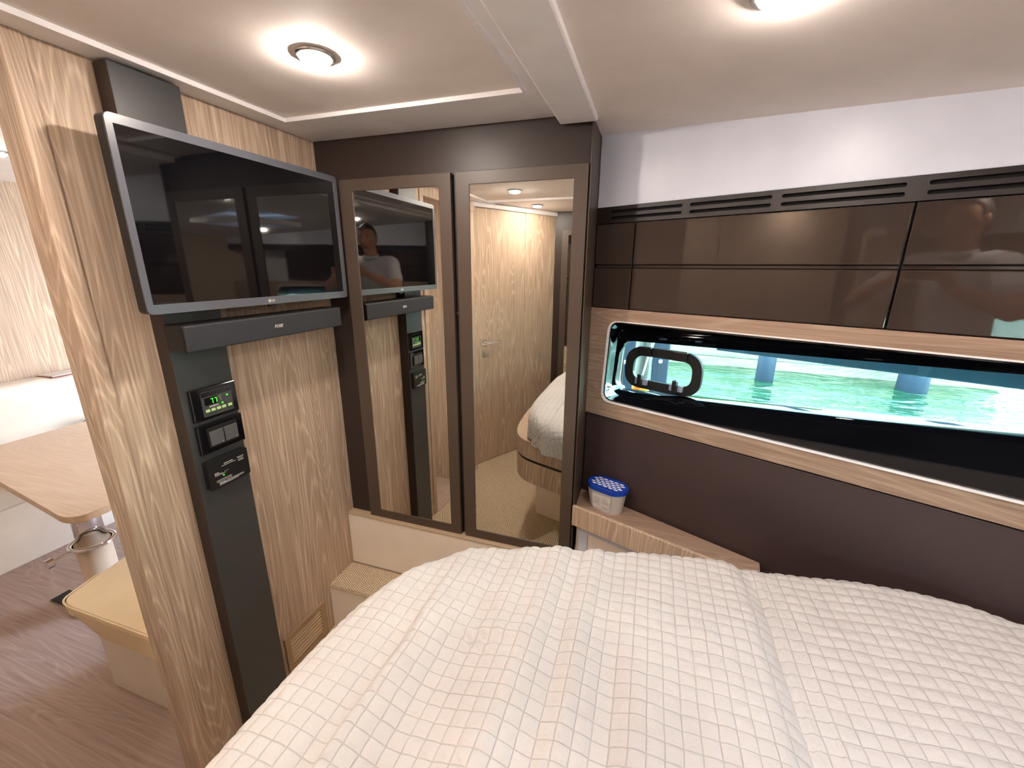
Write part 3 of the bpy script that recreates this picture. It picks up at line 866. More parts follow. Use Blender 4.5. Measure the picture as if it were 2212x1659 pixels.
def quilt_relief(x, y):
    """soft folds of the spread, in metres"""
    wob = N1(x * 2.2 + 9, y * 5.0) * 0.022
    xx = x + wob
    # saw-tooth creases running aft-forward, as seen across the bed foot
    kx = [-0.70, -0.52, -0.452, -0.435, -0.352, -0.300, -0.203, -0.190, -0.118, -0.085, -0.008, 0.035, 0.13, 0.2, 0.6]
    kz = [0.0, 0.004, -0.002, 0.009, -0.003, -0.001, 0.009, 0.008, -0.002, 0.004, -0.004, 0.003, 0.002, 0.004, 0.004]
    saw = np.interp(xx, kx, kz)
    kern = np.interp(xx + 0.008, kx, kz); saw = (saw + kern + np.interp(xx - 0.008, kx, kz)) / 3
    fade = 1.0 - 0.55 * sstep(y, 0.62, 0.85)
    # finer ripples towards the far corner
    rip = 0.0035 * np.sin(2 * math.pi * (x + wob * 1.5) / 0.093 + 1.0) * sstep(y, 0.60, 0.8) * (1 - sstep(x, -0.08, 0.1))
    # puckered fold
    d = np.hypot((x + 0.262) / 0.085, (y - 0.695) / 0.020)
    pk = 0.010 * np.exp(-d ** 2) - 0.007 * np.exp(-(np.hypot((x + 0.255) / 0.09, (y - 0.672) / 0.012)) ** 2)
    pk += 0.004 * np.exp(-(np.hypot((x + 0.30) / 0.05, (y - 0.66) / 0.04)) ** 2) * np.sin((x * 0.7 + y) * 210)
    # gap between the mattress cushions
    xs = 0.340 + 0.012 * (0.9 - y) * 0 - 0.028 * sstep(y, 0.95, 1.2)
    left = np.where(x < xs, -0.030 * sstep(x, xs - 0.085, xs) ** 2, 0)
    right = np.where(x >= xs, -0.026 + 0.004 * sstep(x, xs, xs + 0.010) + 0.020 * sstep(x, xs + 0.05, xs + 0.30), 0)
    tape = -0.0020 * np.exp(-((x - xs - 0.018) / 0.004) ** 2) + 0.003 * np.exp(-((x - xs - 0.046) / 0.004) ** 2)
    z = 2.7 * saw * fade + rip + pk + left + right + tape
    z += 0.010 * N2(x * 3.2, y * 3.2) + 0.0045 * N2(x * 9 + 5, y * 7) + 0.004 * N1(x * 19, y * 13)
    z += 0.006 * np.exp(-((x - 0.17) / 0.03) ** 2 - ((y - 0.83) / 0.02) ** 2)
    return z
def quilt():
    EMAX = 0.255
    h = 0.0045
    xs = np.arange(-0.64 - 0.24, 1.5, h); ys = np.arange(2 * YC - 1.18 - 0.20, 1.18 + 0.20, h)
    # coarser far from the camera's side of the bed
    ys = np.concatenate([np.arange(ys[0], -0.10, 0.0075), np.arange(-0.10, ys[-1], h)])
    xs = np.concatenate([np.arange(xs[0], 1.0, h), np.arange(1.0, 1.5, 0.0075)])
    X, Y = np.meshgrid(xs, ys, indexing='ij')
    P = np.stack([X.ravel(), Y.ravel()], 1)
    n = len(Sp)
    best = np.full(len(P), 1e9); foot = np.zeros_like(P); inside = np.zeros(len(P), bool)
    for i in range(n):
        a = Sp[i]; c = Sp[(i + 1) % n]; d = c - a; L2 = d @ d
        if L2 < 1e-12: continue
        t = np.clip(((P - a) @ d) / L2, 0, 1)
        q = a + t[:, None] * d
        dd = np.hypot(P[:, 0] - q[:, 0], P[:, 1] - q[:, 1])
        m = dd < best; best[m] = dd[m]; foot[m] = q[m]
        cr_ = ((a[1] > P[:, 1]) != (c[1] > P[:, 1])) & (P[:, 0] < (c[0] - a[0]) * (P[:, 1] - a[1]) / (c[1] - a[1] + 1e-15) + a[0])
        inside ^= cr_
    sd = np.where(inside, best, -best)
    m_in = (P - foot) / np.maximum(best, 1e-9)[:, None] * np.where(inside, 1, -1)[:, None]
    e = np.clip(RQ - sd, 0, EMAX)
    base = foot + m_in * RQ
    ang = np.minimum(e / RQ, math.pi / 2)
    on = e > 0
    out = np.where(on[:, None], base - m_in * (RQ * np.sin(ang))[:, None], P)
    z = np.where(on, -RQ * (1 - np.cos(ang)) - np.maximum(e - RQ * math.pi / 2, 0), 0)
    # quilting
    p = 0.0300
    jx = 0.0016 * N1(P[:, 0] * 18, P[:, 1] * 30); jy = 0.0016 * N2(P[:, 0] * 30, P[:, 1] * 18)
    q = np.abs(np.sin(math.pi * (P[:, 0] + jx) / p)) * np.abs(np.sin(math.pi * (P[:, 1] + jy) / p))
    bands = (P[:, 0] > 0.345) & (P[:, 0] < 0.383)
    amp = np.where(bands, 0.0016, 0.0058)
    qz = amp * np.power(np.maximum(q, 1e-4), 0.33)
    rel = quilt_relief(P[:, 0], P[:, 1])
    k = np.cos(ang) * 0.9 + 0.1
    z = z + rel * k + qz * np.cos(ang)
    out = out - m_in * (qz * np.sin(ang))[:, None] * on[:, None]
    # gentle flutes in the hanging skirt
    sk = np.clip((e - 0.08) / 0.12, 0, 1)
    fl = 0.010 * np.sin((foot[:, 0] * 1.0 + foot[:, 1] * 1.0) * 38 + 2 * np.sin(foot[:, 0] * 9)) * sk
    # forward of here the spread is tucked against the hull sides
    tuck = sstep(P[:, 0], 0.72, 0.86)
    out = out - m_in * (fl * (1 - tuck))[:, None]
    zmin = -0.947
    zz = np.maximum(TOPZ + z, zmin + 0.02 * N1(foot[:, 0] * 6, foot[:, 1] * 6) + 0.008)
    V = np.stack([out[:, 0], out[:, 1], zz + ZO], 1)
    keep = (RQ - sd) < EMAX + 0.001
    nx_, ny_ = len(xs), len(ys)
    idx = np.arange(nx_ * ny_).reshape(nx_, ny_)
    quad = np.stack([idx[:-1, :-1], idx[1:, :-1], idx[1:, 1:], idx[:-1, 1:]], -1).reshape(-1, 4)
    quad = quad[keep[quad].all(1)]
    used = np.unique(quad); rem = -np.ones(nx_ * ny_, int); rem[used] = np.arange(len(used))
    quad = rem[quad]; V = V[used]
    me = bpy.data.meshes.new('quilt')
    me.vertices.add(len(V)); me.vertices.foreach_set('co', V.ravel().astype(np.float32))
    me.loops.add(quad.size); me.loops.foreach_set('vertex_index', quad.ravel().astype(np.int32))
    me.polygons.add(len(quad)); me.polygons.foreach_set('loop_start', (np.arange(len(quad)) * 4).astype(np.int32))
    me.polygons.foreach_set('use_smooth', np.ones(len(quad), bool))
    me.update(calc_edges=True); me.validate()
    # cloth coordinates for the stitch lines
    uvl = me.uv_layers.new(name='cloth')
    cloth = (P + np.stack([jx, jy], 1))[used]
    uvl.data.foreach_set('uv', (cloth[quad.ravel()] / p).ravel().astype(np.float32))
    me.materials.append(M['quilt'])
    o = bpy.data.objects.new('quilt', me); COL.objects.link(o)
    return o
tag(quilt(), 'white square-stitched quilt spread over the bed, creased, with a seam across', 'quilt')
matt = [(x * 0.955 + 0.02, YC + (y - YC) * 0.93) for x, y in [tuple(p) for p in Sp]]
mt = thing('mattress', 'thick mattress filling the bed base, hidden under the white quilt', 'mattress', frame(0, YC, 0, -0.955))
build('core', MB().prism(matt, -0.955, -0.850), M['offwhite'], mt, bevel=0.02)

# ------------------------------------------------------------------ ceiling lamps
LP = [(-0.80, 0.94, 0.4765), (-0.89, 0.17, 0.4765), (-0.92, -0.50, 0.4765), (0.150, 0.865, None), (0.152, -0.346, None), (1.02, 0.70, None), (1.02, -0.16, None)]
LL = ['round recessed ceiling lamp near the television corner', 'round recessed ceiling lamp mirrored at the top of the right wardrobe door', 'smaller-looking ceiling lamp lower in the right-hand mirror, by the door',
      'round ceiling lamp cut by the top edge of the photo, over the bed', 'ceiling lamp over the far side of the bed, behind the photographer', 'ceiling lamp nearest the bow on the window side', 'ceiling lamp nearest the bow on the far side']
def lamp(i, x, y, z, label, mat, grp):
    t = thing('ceiling_lamp', label, 'ceiling lamp', frame(x, y, 0, z), grp)
    F_ = frame(x, y, 0, z)
    rg = MB(F_).lathe((0, 0, 0), [(0.045, 0.0), (0.0465, -0.002), (0.045, -0.006), (0.039, -0.0075), (0.034, -0.005), (0.034, 0.0)], 40)
    build('trim_ring', rg, M['satin'], t, smooth=True)
    build('lens', MB(F_).lathe((0, 0, 0), [(0.034, -0.003), (0.0335, -0.0115), (0.028, -0.0160), (0.010, -0.018), (0.0, -0.0182)], 24), mat, t, smooth=True)
for i, (x, y, z) in enumerate(LP):
    lamp(i, x, y, zc2(x) if z is None else z, LL[i], M['lamp'] if i < 3 else M['bow_lamp'], 'recessed ceiling lamps in the cabin')
lamp(0, -2.90, 1.26, 0.4945, 'ceiling lamp glimpsed at the left edge, over the dinette', M['hall_lamp'], None)
lamp(0, -1.85, 1.15, 0.4945, 'unseen ceiling lamp added beyond the doorway to brighten the dinette', M['hall_lamp'], None)  # this and the next two lamps are added to brighten the hall
lamp(0, -2.2, 0.50, 0.4945, 'unseen ceiling lamp added over the dinette floor to brighten it', M['hall_lamp'], None)  # added fill for the dinette floor
lamp(0, -3.3, 0.62, 0.4945, 'unseen ceiling lamp added near the far dinette sofa to brighten it', M['hall_lamp'], None)  # added fill for the far sofa

# ------------------------------------------------------------------ dinette seen through the doorway
TZ = -0.97
tt = thing('dinette_table', 'pale wood dinette table with rounded corner on a chrome pedestal', 'table', frame(-2.6, 1.15, 0, ZF))
corner = [(-2.85, 0.905)] + smooth_poly([(-2.26, 0.828), (-2.15, 0.812), (-2.09, 0.84), (-2.082, 0.92), (-2.095, 1.0)], 3) + [(-2.16, 1.75), (-3.40, 1.75), (-3.37, 1.02)]
build('tabletop', MB().prism([(x, y) for x, y in corner][::-1], TZ - 0.030, TZ), M['table_top'], tt, bevel=0.003)
pxp, pyp = -2.56, 1.045
build('pedestal', MB().lathe((pxp, pyp, 0), [(0.056, TZ - 0.03), (0.056, -1.335)][::-1], 32), M['chrome'], tt, smooth=True)
build('lower_column', MB().lathe((pxp, pyp, 0), [(0.15, ZF), (0.15, ZF + 0.012), (0.068, ZF + 0.03), (0.068, -1.335)], 32), M['cream_side'], tt, smooth=True)
cl = MB().lathe((pxp, pyp, 0), [(0.082 + 0.010 * math.cos(a), -1.338 + 0.010 * math.sin(a)) for a in [2 * math.pi * k / 12 for k in range(13)]], 36)
clo = build('clamp_ring', cl, M['chrome'], tt, smooth=True)
dv = Vector((-0.02, -1.0, 0)).normalized()
kb = MB().tube([(pxp + dv.x * 0.085, pyp + dv.y * 0.085, -1.340), (pxp + dv.x * 0.155, pyp + dv.y * 0.155, -1.348)], 0.007, 10)
kb.tube([(pxp + dv.x * 0.15, pyp - 0.15, -1.348), (pxp + dv.x * 0.175, pyp - 0.175, -1.349)], 0.022, 10)
build('clamp_knob', kb, M['chrome'], clo)

so = thing('dinette_sofa', 'cream leather dinette bench along the far wood panel', 'sofa', frame(-3.5, 1.5, 0, ZF))
build('base', MB().box(-3.30, -3.855, 0.30, 2.6, ZF, -1.30), M['offwhite'], so, bevel=0.004)
build('seat_cushion', MB().box(-3.24, -3.74, 0.30, 2.6, -1.30, -1.18), M['cream'], so, bevel=0.03, seg=4)
build('backrest', MB().box(-3.68, -3.855, 0.30, 2.6, -1.30, -0.715), M['cream'], so, bevel=0.05, seg=5)
rt = thing('sofa_return', 'cream leather bench end beside the table, mostly hidden by the jamb', 'sofa', frame(-2.8, 2.3, 0, ZF))
build('base', MB().box(-3.2, -1.6, 2.15, 2.6, ZF, -1.30), M['offwhite'], rt, bevel=0.004)
build('seat_cushion', MB().box(-3.2, -1.6, 2.1, 2.6, -1.30, -1.18), M['cream'], rt, bevel=0.03, seg=4)
cu = MB().lathe((-3.56, 1.68, -1.088), [(0.0, -0.09), (0.08, -0.08), (0.15, -0.04), (0.165, 0.0), (0.15, 0.04), (0.08, 0.08), (0.0, 0.09)], 24, 0.45, 1.0)
tag(build('cushion', cu, M['stripe'], F=frame(-3.56, 1.68, 0, -1.18), smooth=True), 'grey and white striped cushion peeking out behind the wooden jamb', 'cushion')
bk = thing('magazine', 'thin red and white magazine lying on top of the sofa back', 'magazine', frame(-3.76, 1.70, 0.1, -0.714))
build('cover', MB(frame(-3.76, 1.70, 0.1)).box(-0.07, 0.07, -0.16, 0.2, -0.7145, -0.709), plain('red_cover', srgb(130, 30, 34), 0.4), bk)
build('pages', MB(frame(-3.76, 1.70, 0.1)).box(-0.068, 0.072, -0.158, 0.198, -0.7086, -0.704), M['label'], bk)
sl = thing('dinette_stool', 'cream upholstered seat on a pale box base just beyond the doorway', 'seat', frame(-1.7, 0.9, 0, ZF))
seat = [(-2.03, 0.70), (-1.42, 0.70), (-1.42, 1.02), (-2.06, 0.98)]
cu_ = [(-2.02, 0.683), (-1.40, 0.690), (-1.40, 1.06), (-2.075, 1.00)]
build('base', MB().prism([(-1.955, 0.735), (-1.40, 0.735), (-1.40, 1.10), (-1.99, 1.10)], ZF, -1.345), M['offwhite'], sl, bevel=0.003)
c1 = smooth_poly([(-2.06, 0.83), (-2.035, 0.735), (-2.02, 0.695), (-1.97, 0.680), (-1.88, 0.682)], 2) + [(-1.40, 0.690), (-1.40, 1.12), (-2.0, 1.06), (-2.085, 1.02), (-2.09, 0.96)]
c0 = smooth_poly([(-1.93, 0.83), (-1.90, 0.735), (-1.885, 0.710), (-1.85, 0.695), (-1.78, 0.695)], 2) + [(-1.40, 0.700), (-1.40, 1.10), (-1.95, 1.04), (-2.0, 1.01), (-2.0, 0.96)]
nn_ = len(c1)
cm = MB().add([(x, y, -1.345) for x, y in c0] + [(x, y, -1.245) for x, y in c1] + [(x + 0.006 if x < -1.5 else x, y + (0.006 if y < 0.9 else -0.006), -1.225) for x, y in c1],
              [tuple(range(nn_))] + [(i, (i + 1) % nn_, nn_ + (i + 1) % nn_, nn_ + i) for i in range(nn_)] + [(nn_ + i, nn_ + (i + 1) % nn_, 2 * nn_ + (i + 1) % nn_, 2 * nn_ + i) for i in range(nn_)] + [tuple(range(2 * nn_, 3 * nn_))])
build('cushion', cm, M['seat_cream'], sl, bevel=0.012, seg=3)
pp = MB().tube([(x, y, -1.226) for x, y in c1[:-4]], 0.0035, 8)
build('piping', pp, M['seat_cream'], sl)
tag(build('floor_hatch', MB().box(-2.80, -2.58, 0.925, 1.0, ZF + 0.0005, ZF + 0.006), M['rubber']), 'small dark floor hatch plate beside the cream seat', 'hatch')

# ------------------------------------------------------------------ outside: water, sea wall, pilings
WZ = -1.15
wm = MB().prism([(-14, 3.4), (-1.2, 3.4), (-1.2, 2.2), (-0.20, 2.06), (-0.05, 1.88), (1.96, 0.97), (22, 0.9), (22, 40), (-14, 40)], WZ - 0.02, WZ)
o = build('harbour_water', wm, M['water']); tag(o, 'rippled green harbour water outside the long window', 'water', kind='stuff')
tag(build('harbour_water', MB().box(-14, 22, -40, -1.62, WZ - 0.02, WZ), M['water']), 'harbour water beyond the far side window behind the photographer', 'water', kind='stuff')
sw_ = thing('sea_wall', 'weathered timber sea wall above the water, seen through the window', 'sea wall', frame(1.5, 5.4, math.radians(-4), WZ))
FW_ = frame(1.5, 5.5, math.radians(-6))
for k in range(4):
    z = WZ - 0.05 + k * 0.16
    build('plank', MB(FW_).box(-5, 1.9, 0, 0.06, z, z + 0.15), M['timber_h'], sw_, bevel=0.01)
build('cap', MB(FW_).box(-5, 1.9, -0.1, 0.2, WZ + 0.60, WZ + 0.66), M['timber_h'], sw_, bevel=0.01)
def piling(az, dist, r, label, mat, h=3.0):
    a = math.radians(az)
    x, y = dist * math.sin(a), dist * math.cos(a)
    return tag(build('piling', MB(frame(x, y)).lathe((0, 0, 0), [(r * 1.03, WZ - 0.3), (r, WZ + 0.3), (r * 0.96, WZ + h), (r * 0.8, WZ + h + 0.05)], 20), mat, smooth=True), label, 'piling')
piling(14.0, 5.1, 0.085, 'round piling standing in the water at the middle of the window', M['steelblue'])
piling(26.9, 5.6, 0.12, 'thicker piling in the water towards the right of the window', M['steelblue'])
piling(21.0, 9.0, 0.12, 'distant piling between the two nearer ones', M['timber'])
piling(-0.2, 3.2, 0.055, 'grey timber post seen through the portlight', M['timber'])
def post(az, dist, w_, label):
    a = math.radians(az); x, y = dist * math.sin(a), dist * math.cos(a)
    F_ = frame(x, y, -a)
    t = thing('dock_post', label, 'post', frame(x, y, -a, WZ))
    build('shaft', MB(F_).box(-w_ / 2, w_ / 2, 0, 0.12, WZ - 0.3, 0.4), M['steelblue'], t, bevel=0.008)
    for zz in (-0.62, -0.80, -0.44):
        build('bolt', MB(F_).tube([(0, 0.004, zz), (0, -0.014, zz)], 0.013, 12), M['white'], t)
post(1.95, 3.0, 0.11, 'blue painted dock post with white bolts, right in the portlight')
post(-2.6, 2.9, 0.13, 'blue painted dock post at the left edge of the portlight')
tag(build('float_ball', MB().lathe((-0.015, 2.75, -0.755), [(0.0, -0.055), (0.03, -0.046), (0.05, -0.02), (0.055, 0.0), (0.05, 0.02), (0.03, 0.046), (0.0, 0.055)], 24), M['orange'], F=frame(-0.015, 2.75, 0, -0.755), smooth=True), 'orange round float hanging by the dock posts', 'float')
build_rope = MB().tube([(-0.015, 2.75, -0.71), (0.02, 2.86, -0.55), (0.095, 3.003, -0.34)], 0.006, 8)
tag(build('float_rope', build_rope, M['print']), 'thin rope holding the orange float', 'rope')
def tree(x, y, r, h, label, seed):
    rs = np.random.RandomState(seed)
    t = thing('tree', label, 'tree', frame(x, y, 0, WZ + 0.5))
    build('trunk', MB(frame(x, y)).tube([(0, 0, WZ + 0.4), (0.1, 0, WZ + h * 0.6)], [0.12, 0.08], 10), M['timber'], t)
    bm = bmesh.new(); bmesh.ops.create_icosphere(bm, subdivisions=4, radius=1.0)
    for v_ in bm.verts:
        c = v_.co; k = 1 + 0.16 * math.sin(c.x * 7 + seed) * math.cos(c.y * 6 + c.z * 5) + 0.08 * math.sin(c.z * 17 + c.x * 13)
        v_.co = Vector((c.x * r * k, c.y * r * 0.8 * k, WZ + 0.7 + h * 0.55 + c.z * h * 0.5 * k))
    mb = MB(frame(x, y)); mb.add([v_.co for v_ in bm.verts], [tuple(v_.index for v_ in f.verts) for f in bm.faces]); bm.free()
    build('crown', mb, M['foliage'], t, smooth=True)
tag(build('shore_bank', MB().box(-9, 14, 9.4, 22, WZ - 0.1, WZ + 0.42), M['timber_h'], bevel=0.03), 'low shore bank across the water with the trees on it', 'bank')
tree(0.75, 13.5, 1.5, 5.4, 'broad green tree added farther back to darken the water reflection', 5)  # added to put dark green into the ripples
tree(3.4, 15.0, 1.3, 5.6, 'tall green tree added in the far background to darken the water reflection', 7)  # also added for contrast in the water's reflection
tree(2.0, 10.6, 0.85, 3.9, 'leafy green tree behind the sea wall, darkening the water at the window middle', 2)

# ------------------------------------------------------------------ the photographer (seen only as a reflection)
SIDE = Vector((0.955, 0.296, 0))
def limb(bm, pts, rad, side=SIDE, n=20):
    """closed tapered tube through pts with rounded ends; radius r or (across, deep)"""
    P = [Vector(p) for p in pts]
    R = [r if isinstance(r, tuple) else (r, r) for r in rad]
    # rounded ends
    st, en = (P[0] - P[1]).normalized(), (P[-1] - P[-2]).normalized()
    rows = []
    for k in (1.0, 0.9, 0.62, 0.3):
        rows.append((P[0] + st * min(R[0]) * k, math.sqrt(max(0, 1 - k * k)) + (0.02 if k == 1 else 0), 0))
    for i in range(len(P)): rows.append((P[i], 1.0, i))
    for k in (0.3, 0.62, 0.9, 1.0):
        rows.append((P[-1] + en * min(R[-1]) * k, math.sqrt(max(0, 1 - k * k)) + (0.02 if k == 1 else 0), len(P) - 1))
    loops = []
    for c, f, i in rows:
        t = (P[min(i + 1, len(P) - 1)] - P[max(i - 1, 0)]).normalized()
        a_ = side - t * side.dot(t)
        if a_.length < 0.2: a_ = Vector((0, 1, 0)) - t * t.y
        a_.normalize(); b_ = t.cross(a_)
        loops.append([bm.verts.new(c + a_ * math.cos(2 * math.pi * k / n) * R[i][0] * f + b_ * math.sin(2 * math.pi * k / n) * R[i][1] * f) for k in range(n)])
    for u, v in zip(loops[:-1], loops[1:]):
        for k in range(n):
            bm.faces.new((u[k], u[(k + 1) % n], v[(k + 1) % n], v[k]))
    bm.faces.new(loops[0][::-1]); bm.faces.new(loops[-1])
def dense(pts, rad, m=4):
    """Catmull-Rom through the joints so bends stay round"""
    P = [Vector(p) for p in pts]; R = [Vector(r if isinstance(r, tuple) else (r, r)) for r in rad]
    op, orr = [], []
    for i in range(len(P) - 1):
        p0, p1, p2, p3 = P[max(i - 1, 0)], P[i], P[i + 1], P[min(i + 2, len(P) - 1)]
        for k in range(m):
            t = k / m
            op.append(0.5 * ((2 * p1) + (p2 - p0) * t + (2 * p0 - 5 * p1 + 4 * p2 - p3) * t * t + (3 * p1 - p0 - 3 * p2 + p3) * t ** 3))
            orr.append(tuple(R[i].lerp(R[i + 1], t)))
    op.append(P[-1]); orr.append(tuple(R[-1]))
    return op, orr
def fused(name, chains, mat, parent, voxel=0.005, smooth=4, extra=None, m=4):
    """limbs and extras merged into one continuous skin"""
    bm = bmesh.new()
    for pts, rad in chains:
        limb(bm, *dense(pts, rad, m))
    if extra: extra(bm)
    inv = WM[parent.name].inverted() @ I0
    for v in bm.verts: v.co = inv @ v.co
    bmesh.ops.recalc_face_normals(bm, faces=bm.faces)
    me = bpy.data.meshes.new(name); bm.to_mesh(me); bm.free(); me.materials.append(mat)
    o = bpy.data.objects.new(name, me); COL.objects.link(o); o.parent = parent
    o.matrix_local = Matrix.Identity(4); WM[o.name] = WM[parent.name].copy()
    rm = o.modifiers.new('remesh', 'REMESH'); rm.mode = 'VOXEL'; rm.voxel_size = voxel; rm.use_smooth_shade = True
    sm = o.modifiers.new('smooth', 'SMOOTH'); sm.factor = 0.6; sm.iterations = smooth
    me2 = bpy.data.meshes.new_from_object(o.evaluated_get(bpy.context.evaluated_depsgraph_get()))
    o.modifiers.clear(); o.data = me2
    if not me2.materials: me2.materials.append(mat)
    for p_ in me2.polygons: p_.use_smooth = True
    return o

ph = thing('person', 'man in a white polo shirt and navy shorts kneeling on the bed, photographing', 'person', frame(0.04, -0.38, 0, -0.78))
hc = Vector((0.03, -0.335, 0.235))
Fh = Matrix.Translation((hc.x, hc.y, hc.z)) @ Matrix.Rotation(math.radians(16), 4, 'Z') @ Matrix.Rotation(math.radians(-8), 4, 'X')
def head_mesh():
    bm = bmesh.new(); bmesh.ops.create_uvsphere(bm, u_segments=64, v_segments=48, radius=1.0)
    g = lambda v, c, w: math.exp(-sum(((v[i] - c[i]) / w[i]) ** 2 for i in range(3)))
    out = []
    for v in bm.verts:
        x, y, z = v.co                      # y forward, z up
        jaw = 1.0 - 0.30 * max(0, -z) ** 1.4
        p = Vector((x * 0.076 * jaw, y * 0.096 * (1.0 - 0.10 * max(0, -z)), z * 0.122))
        u = (x, y, z)
        p.y += 0.030 * g(u, (0, .98, -.14), (.17, .6, .20))      # nose
        p.y += 0.008 * g(u, (0, .95, .16), (.16, .6, .22))       # bridge
        p.y += 0.007 * g(u, (0, .9, .30), (.6, .6, .10))         # brow
        for sx in (-1, 1): p.y -= 0.011 * g(u, (sx * .38, .9, .10), (.17, .6, .10))   # eye sockets
        p.y += 0.006 * g(u, (0, .9, -.44), (.28, .6, .05)) + 0.006 * g(u, (0, .85, -.56), (.25, .6, .05))  # lips
        p.y -= 0.005 * g(u, (0, .88, -.50), (.30, .6, .025))
        p.y += 0.014 * g(u, (0, .6, -.84), (.35, .7, .18))       # chin
        out.append(p)
    return out, [tuple(v.index for v in f.verts) for f in bm.faces], bm
hv, hf, hb = head_mesh(); hb.free()
LSh, RSh = (-0.165, -0.385, 0.020), (0.205, -0.335, 0.025)
LE, RE = (-0.325, -0.215, -0.175), (0.335, -0.160, -0.175)
LW, RW = (-0.120, -0.085, -0.055), (0.150, -0.045, -0.075)
pel = (0.045, -0.47, -0.47)
LH, RH = (-0.060, -0.46, -0.500), (0.150, -0.46, -0.500)
LK_, RK_ = (-0.130, -0.075, -0.712), (0.215, -0.075, -0.712)
LF, RF = (-0.085, -0.50, -0.742), (0.170, -0.50, -0.742)
body_ch = [
 ([pel, (0.042, -0.455, -0.33), (0.035, -0.425, -0.18), (0.025, -0.395, -0.05), (0.022, -0.378, 0.020), (0.024, -0.366, 0.075), (0.028, -0.350, 0.160)], [(.150, .100), (.138, .095), (.150, .102), (.150, .098), (.095, .070), .054, .052]),
 ([(-0.05, -0.395, 0.010), (-0.11, -0.392, 0.022), LSh, (-0.262, -0.283, -0.098), LE, (-0.290, -0.180, -0.150), (-0.200, -0.130, -0.100), LW], [.055, .056, .052, .045, .041, .042, .036, .026]),
 ([(0.09, -0.365, 0.010), (0.15, -0.350, 0.022), RSh, (0.286, -0.225, -0.095), RE, (0.305, -0.130, -0.160), (0.230, -0.085, -0.120), RW], [.055, .056, .052, .045, .041, .042, .036, .026]),
 ([LH, (-0.098, -0.245, -0.615), (-0.124, -0.120, -0.690)], [.085, .072, .056]),
 ([(-0.124, -0.115, -0.706), (-0.118, -0.200, -0.728), (-0.105, -0.330, -0.735), LF, (-0.080, -0.560, -0.752), (-0.075, -0.640, -0.760)], [.054, .054, .052, .036, (.036, .024), (.034, .014)]),
 ([RH, (0.186, -0.245, -0.615), (0.210, -0.120, -0.690)], [.085, .072, .056]),
 ([(0.210, -0.115, -0.706), (0.204, -0.200, -0.728), (0.190, -0.330, -0.735), RF, (0.165, -0.560, -0.752), (0.160, -0.640, -0.760)], [.054, .054, .052, .036, (.036, .024), (.034, .014)]),
]
def finger_chains(W, dirp, side, curl, spread):
    """W wrist, dirp unit vector along the palm, side unit vector towards the thumb, curl unit vector the fingers bend to"""
    W = Vector(W); ch = []
    pc = W + dirp * 0.050
    lens = (0.070, 0.078, 0.073, 0.058)
    ch.append(([W, W + dirp * 0.03, pc, W + dirp * 0.080], [(.024, .018), (.034, .016), (.040, .015), (.036, .013)]))
    for k, L in enumerate(lens):
        o_ = (1.5 - k) * 0.0195
        base = W + dirp * 0.070 + side * o_
        root = W + dirp * 0.045 + side * o_ * 0.8
        a = (dirp * 0.80 + curl * 0.60 + side * spread * (1.5 - k)).normalized()
        b_ = (dirp * 0.15 + curl * 0.99).normalized()
        c_ = (dirp * -0.45 + curl * 0.89).normalized()
        p1 = base + a * L * 0.45; p2 = p1 + b_ * L * 0.33; p3 = p2 + c_ * L * 0.24
        ch.append(([root, base, p1, p2, p3], [.010, .0098, .0088, .0080, .0068]))
    tb0 = W + dirp * 0.018 + side * 0.022
    t1 = tb0 + (side * 0.75 + dirp * 0.65 + curl * 0.25).normalized() * 0.045
    t2 = t1 + (dirp * 0.85 + curl * 0.35 + side * 0.15).normalized() * 0.032
    t3 = t2 + (dirp * 0.90 + curl * 0.30 - side * 0.2).normalized() * 0.024
    ch.append(([W + dirp * 0.01, tb0, t1, t2, t3], [.016, .014, .0115, .0100, .0082]))
    return ch
ax_r = Vector((Rm[0][0], Rm[1][0], Rm[2][0])); ax_u = Vector((Rm[0][1], Rm[1][1], Rm[2][1])); ax_b = Vector((Rm[0][2], Rm[1][2], Rm[2][2]))
PC = ax_r * 0.035 + ax_b * 0.0125 - ax_u * 0.012          # phone centre, just behind the lens
def grip(W, side_dir):
    W = Vector(W)
    tgt = PC + ax_r * (0.078 * side_dir) - ax_u * 0.015 + ax_b * 0.022
    d_ = (tgt - W).normalized()
    return d_
hands = []
for (W, sd_) in ((LW, -1), (RW, 1)):
    d_ = grip(W, sd_)
    thumb = (ax_b * 0.8 + ax_u * 0.6); thumb = (thumb - d_ * thumb.dot(d_)).normalized()
    curl_ = (ax_r * (-sd_)); curl_ = (curl_ - d_ * curl_.dot(d_)); curl_ = (curl_ - thumb * curl_.dot(thumb)).normalized()
    hands += [(finger_chains(W, d_, thumb, curl_, 0.05), W)]
def head_and_ears(bm):
    vl = [bm.verts.new(Fh @ p) for p in hv]
    for f in hf: bm.faces.new([vl[i] for i in f])
    for sx in (-1, 1):
        r = bmesh.ops.create_uvsphere(bm, u_segments=16, v_segments=12, radius=1.0)
        for v in r['verts']:
            c = v.co.copy(); v.co = Fh @ Vector((sx * 0.077 + c.x * 0.010, -0.006 + c.y * 0.018, c.z * 0.031))
all_ch = list(body_ch)
for ch, W in hands: all_ch += ch
bd = fused('body', all_ch, M['skin'], ph, 0.0045, 3, head_and_ears)
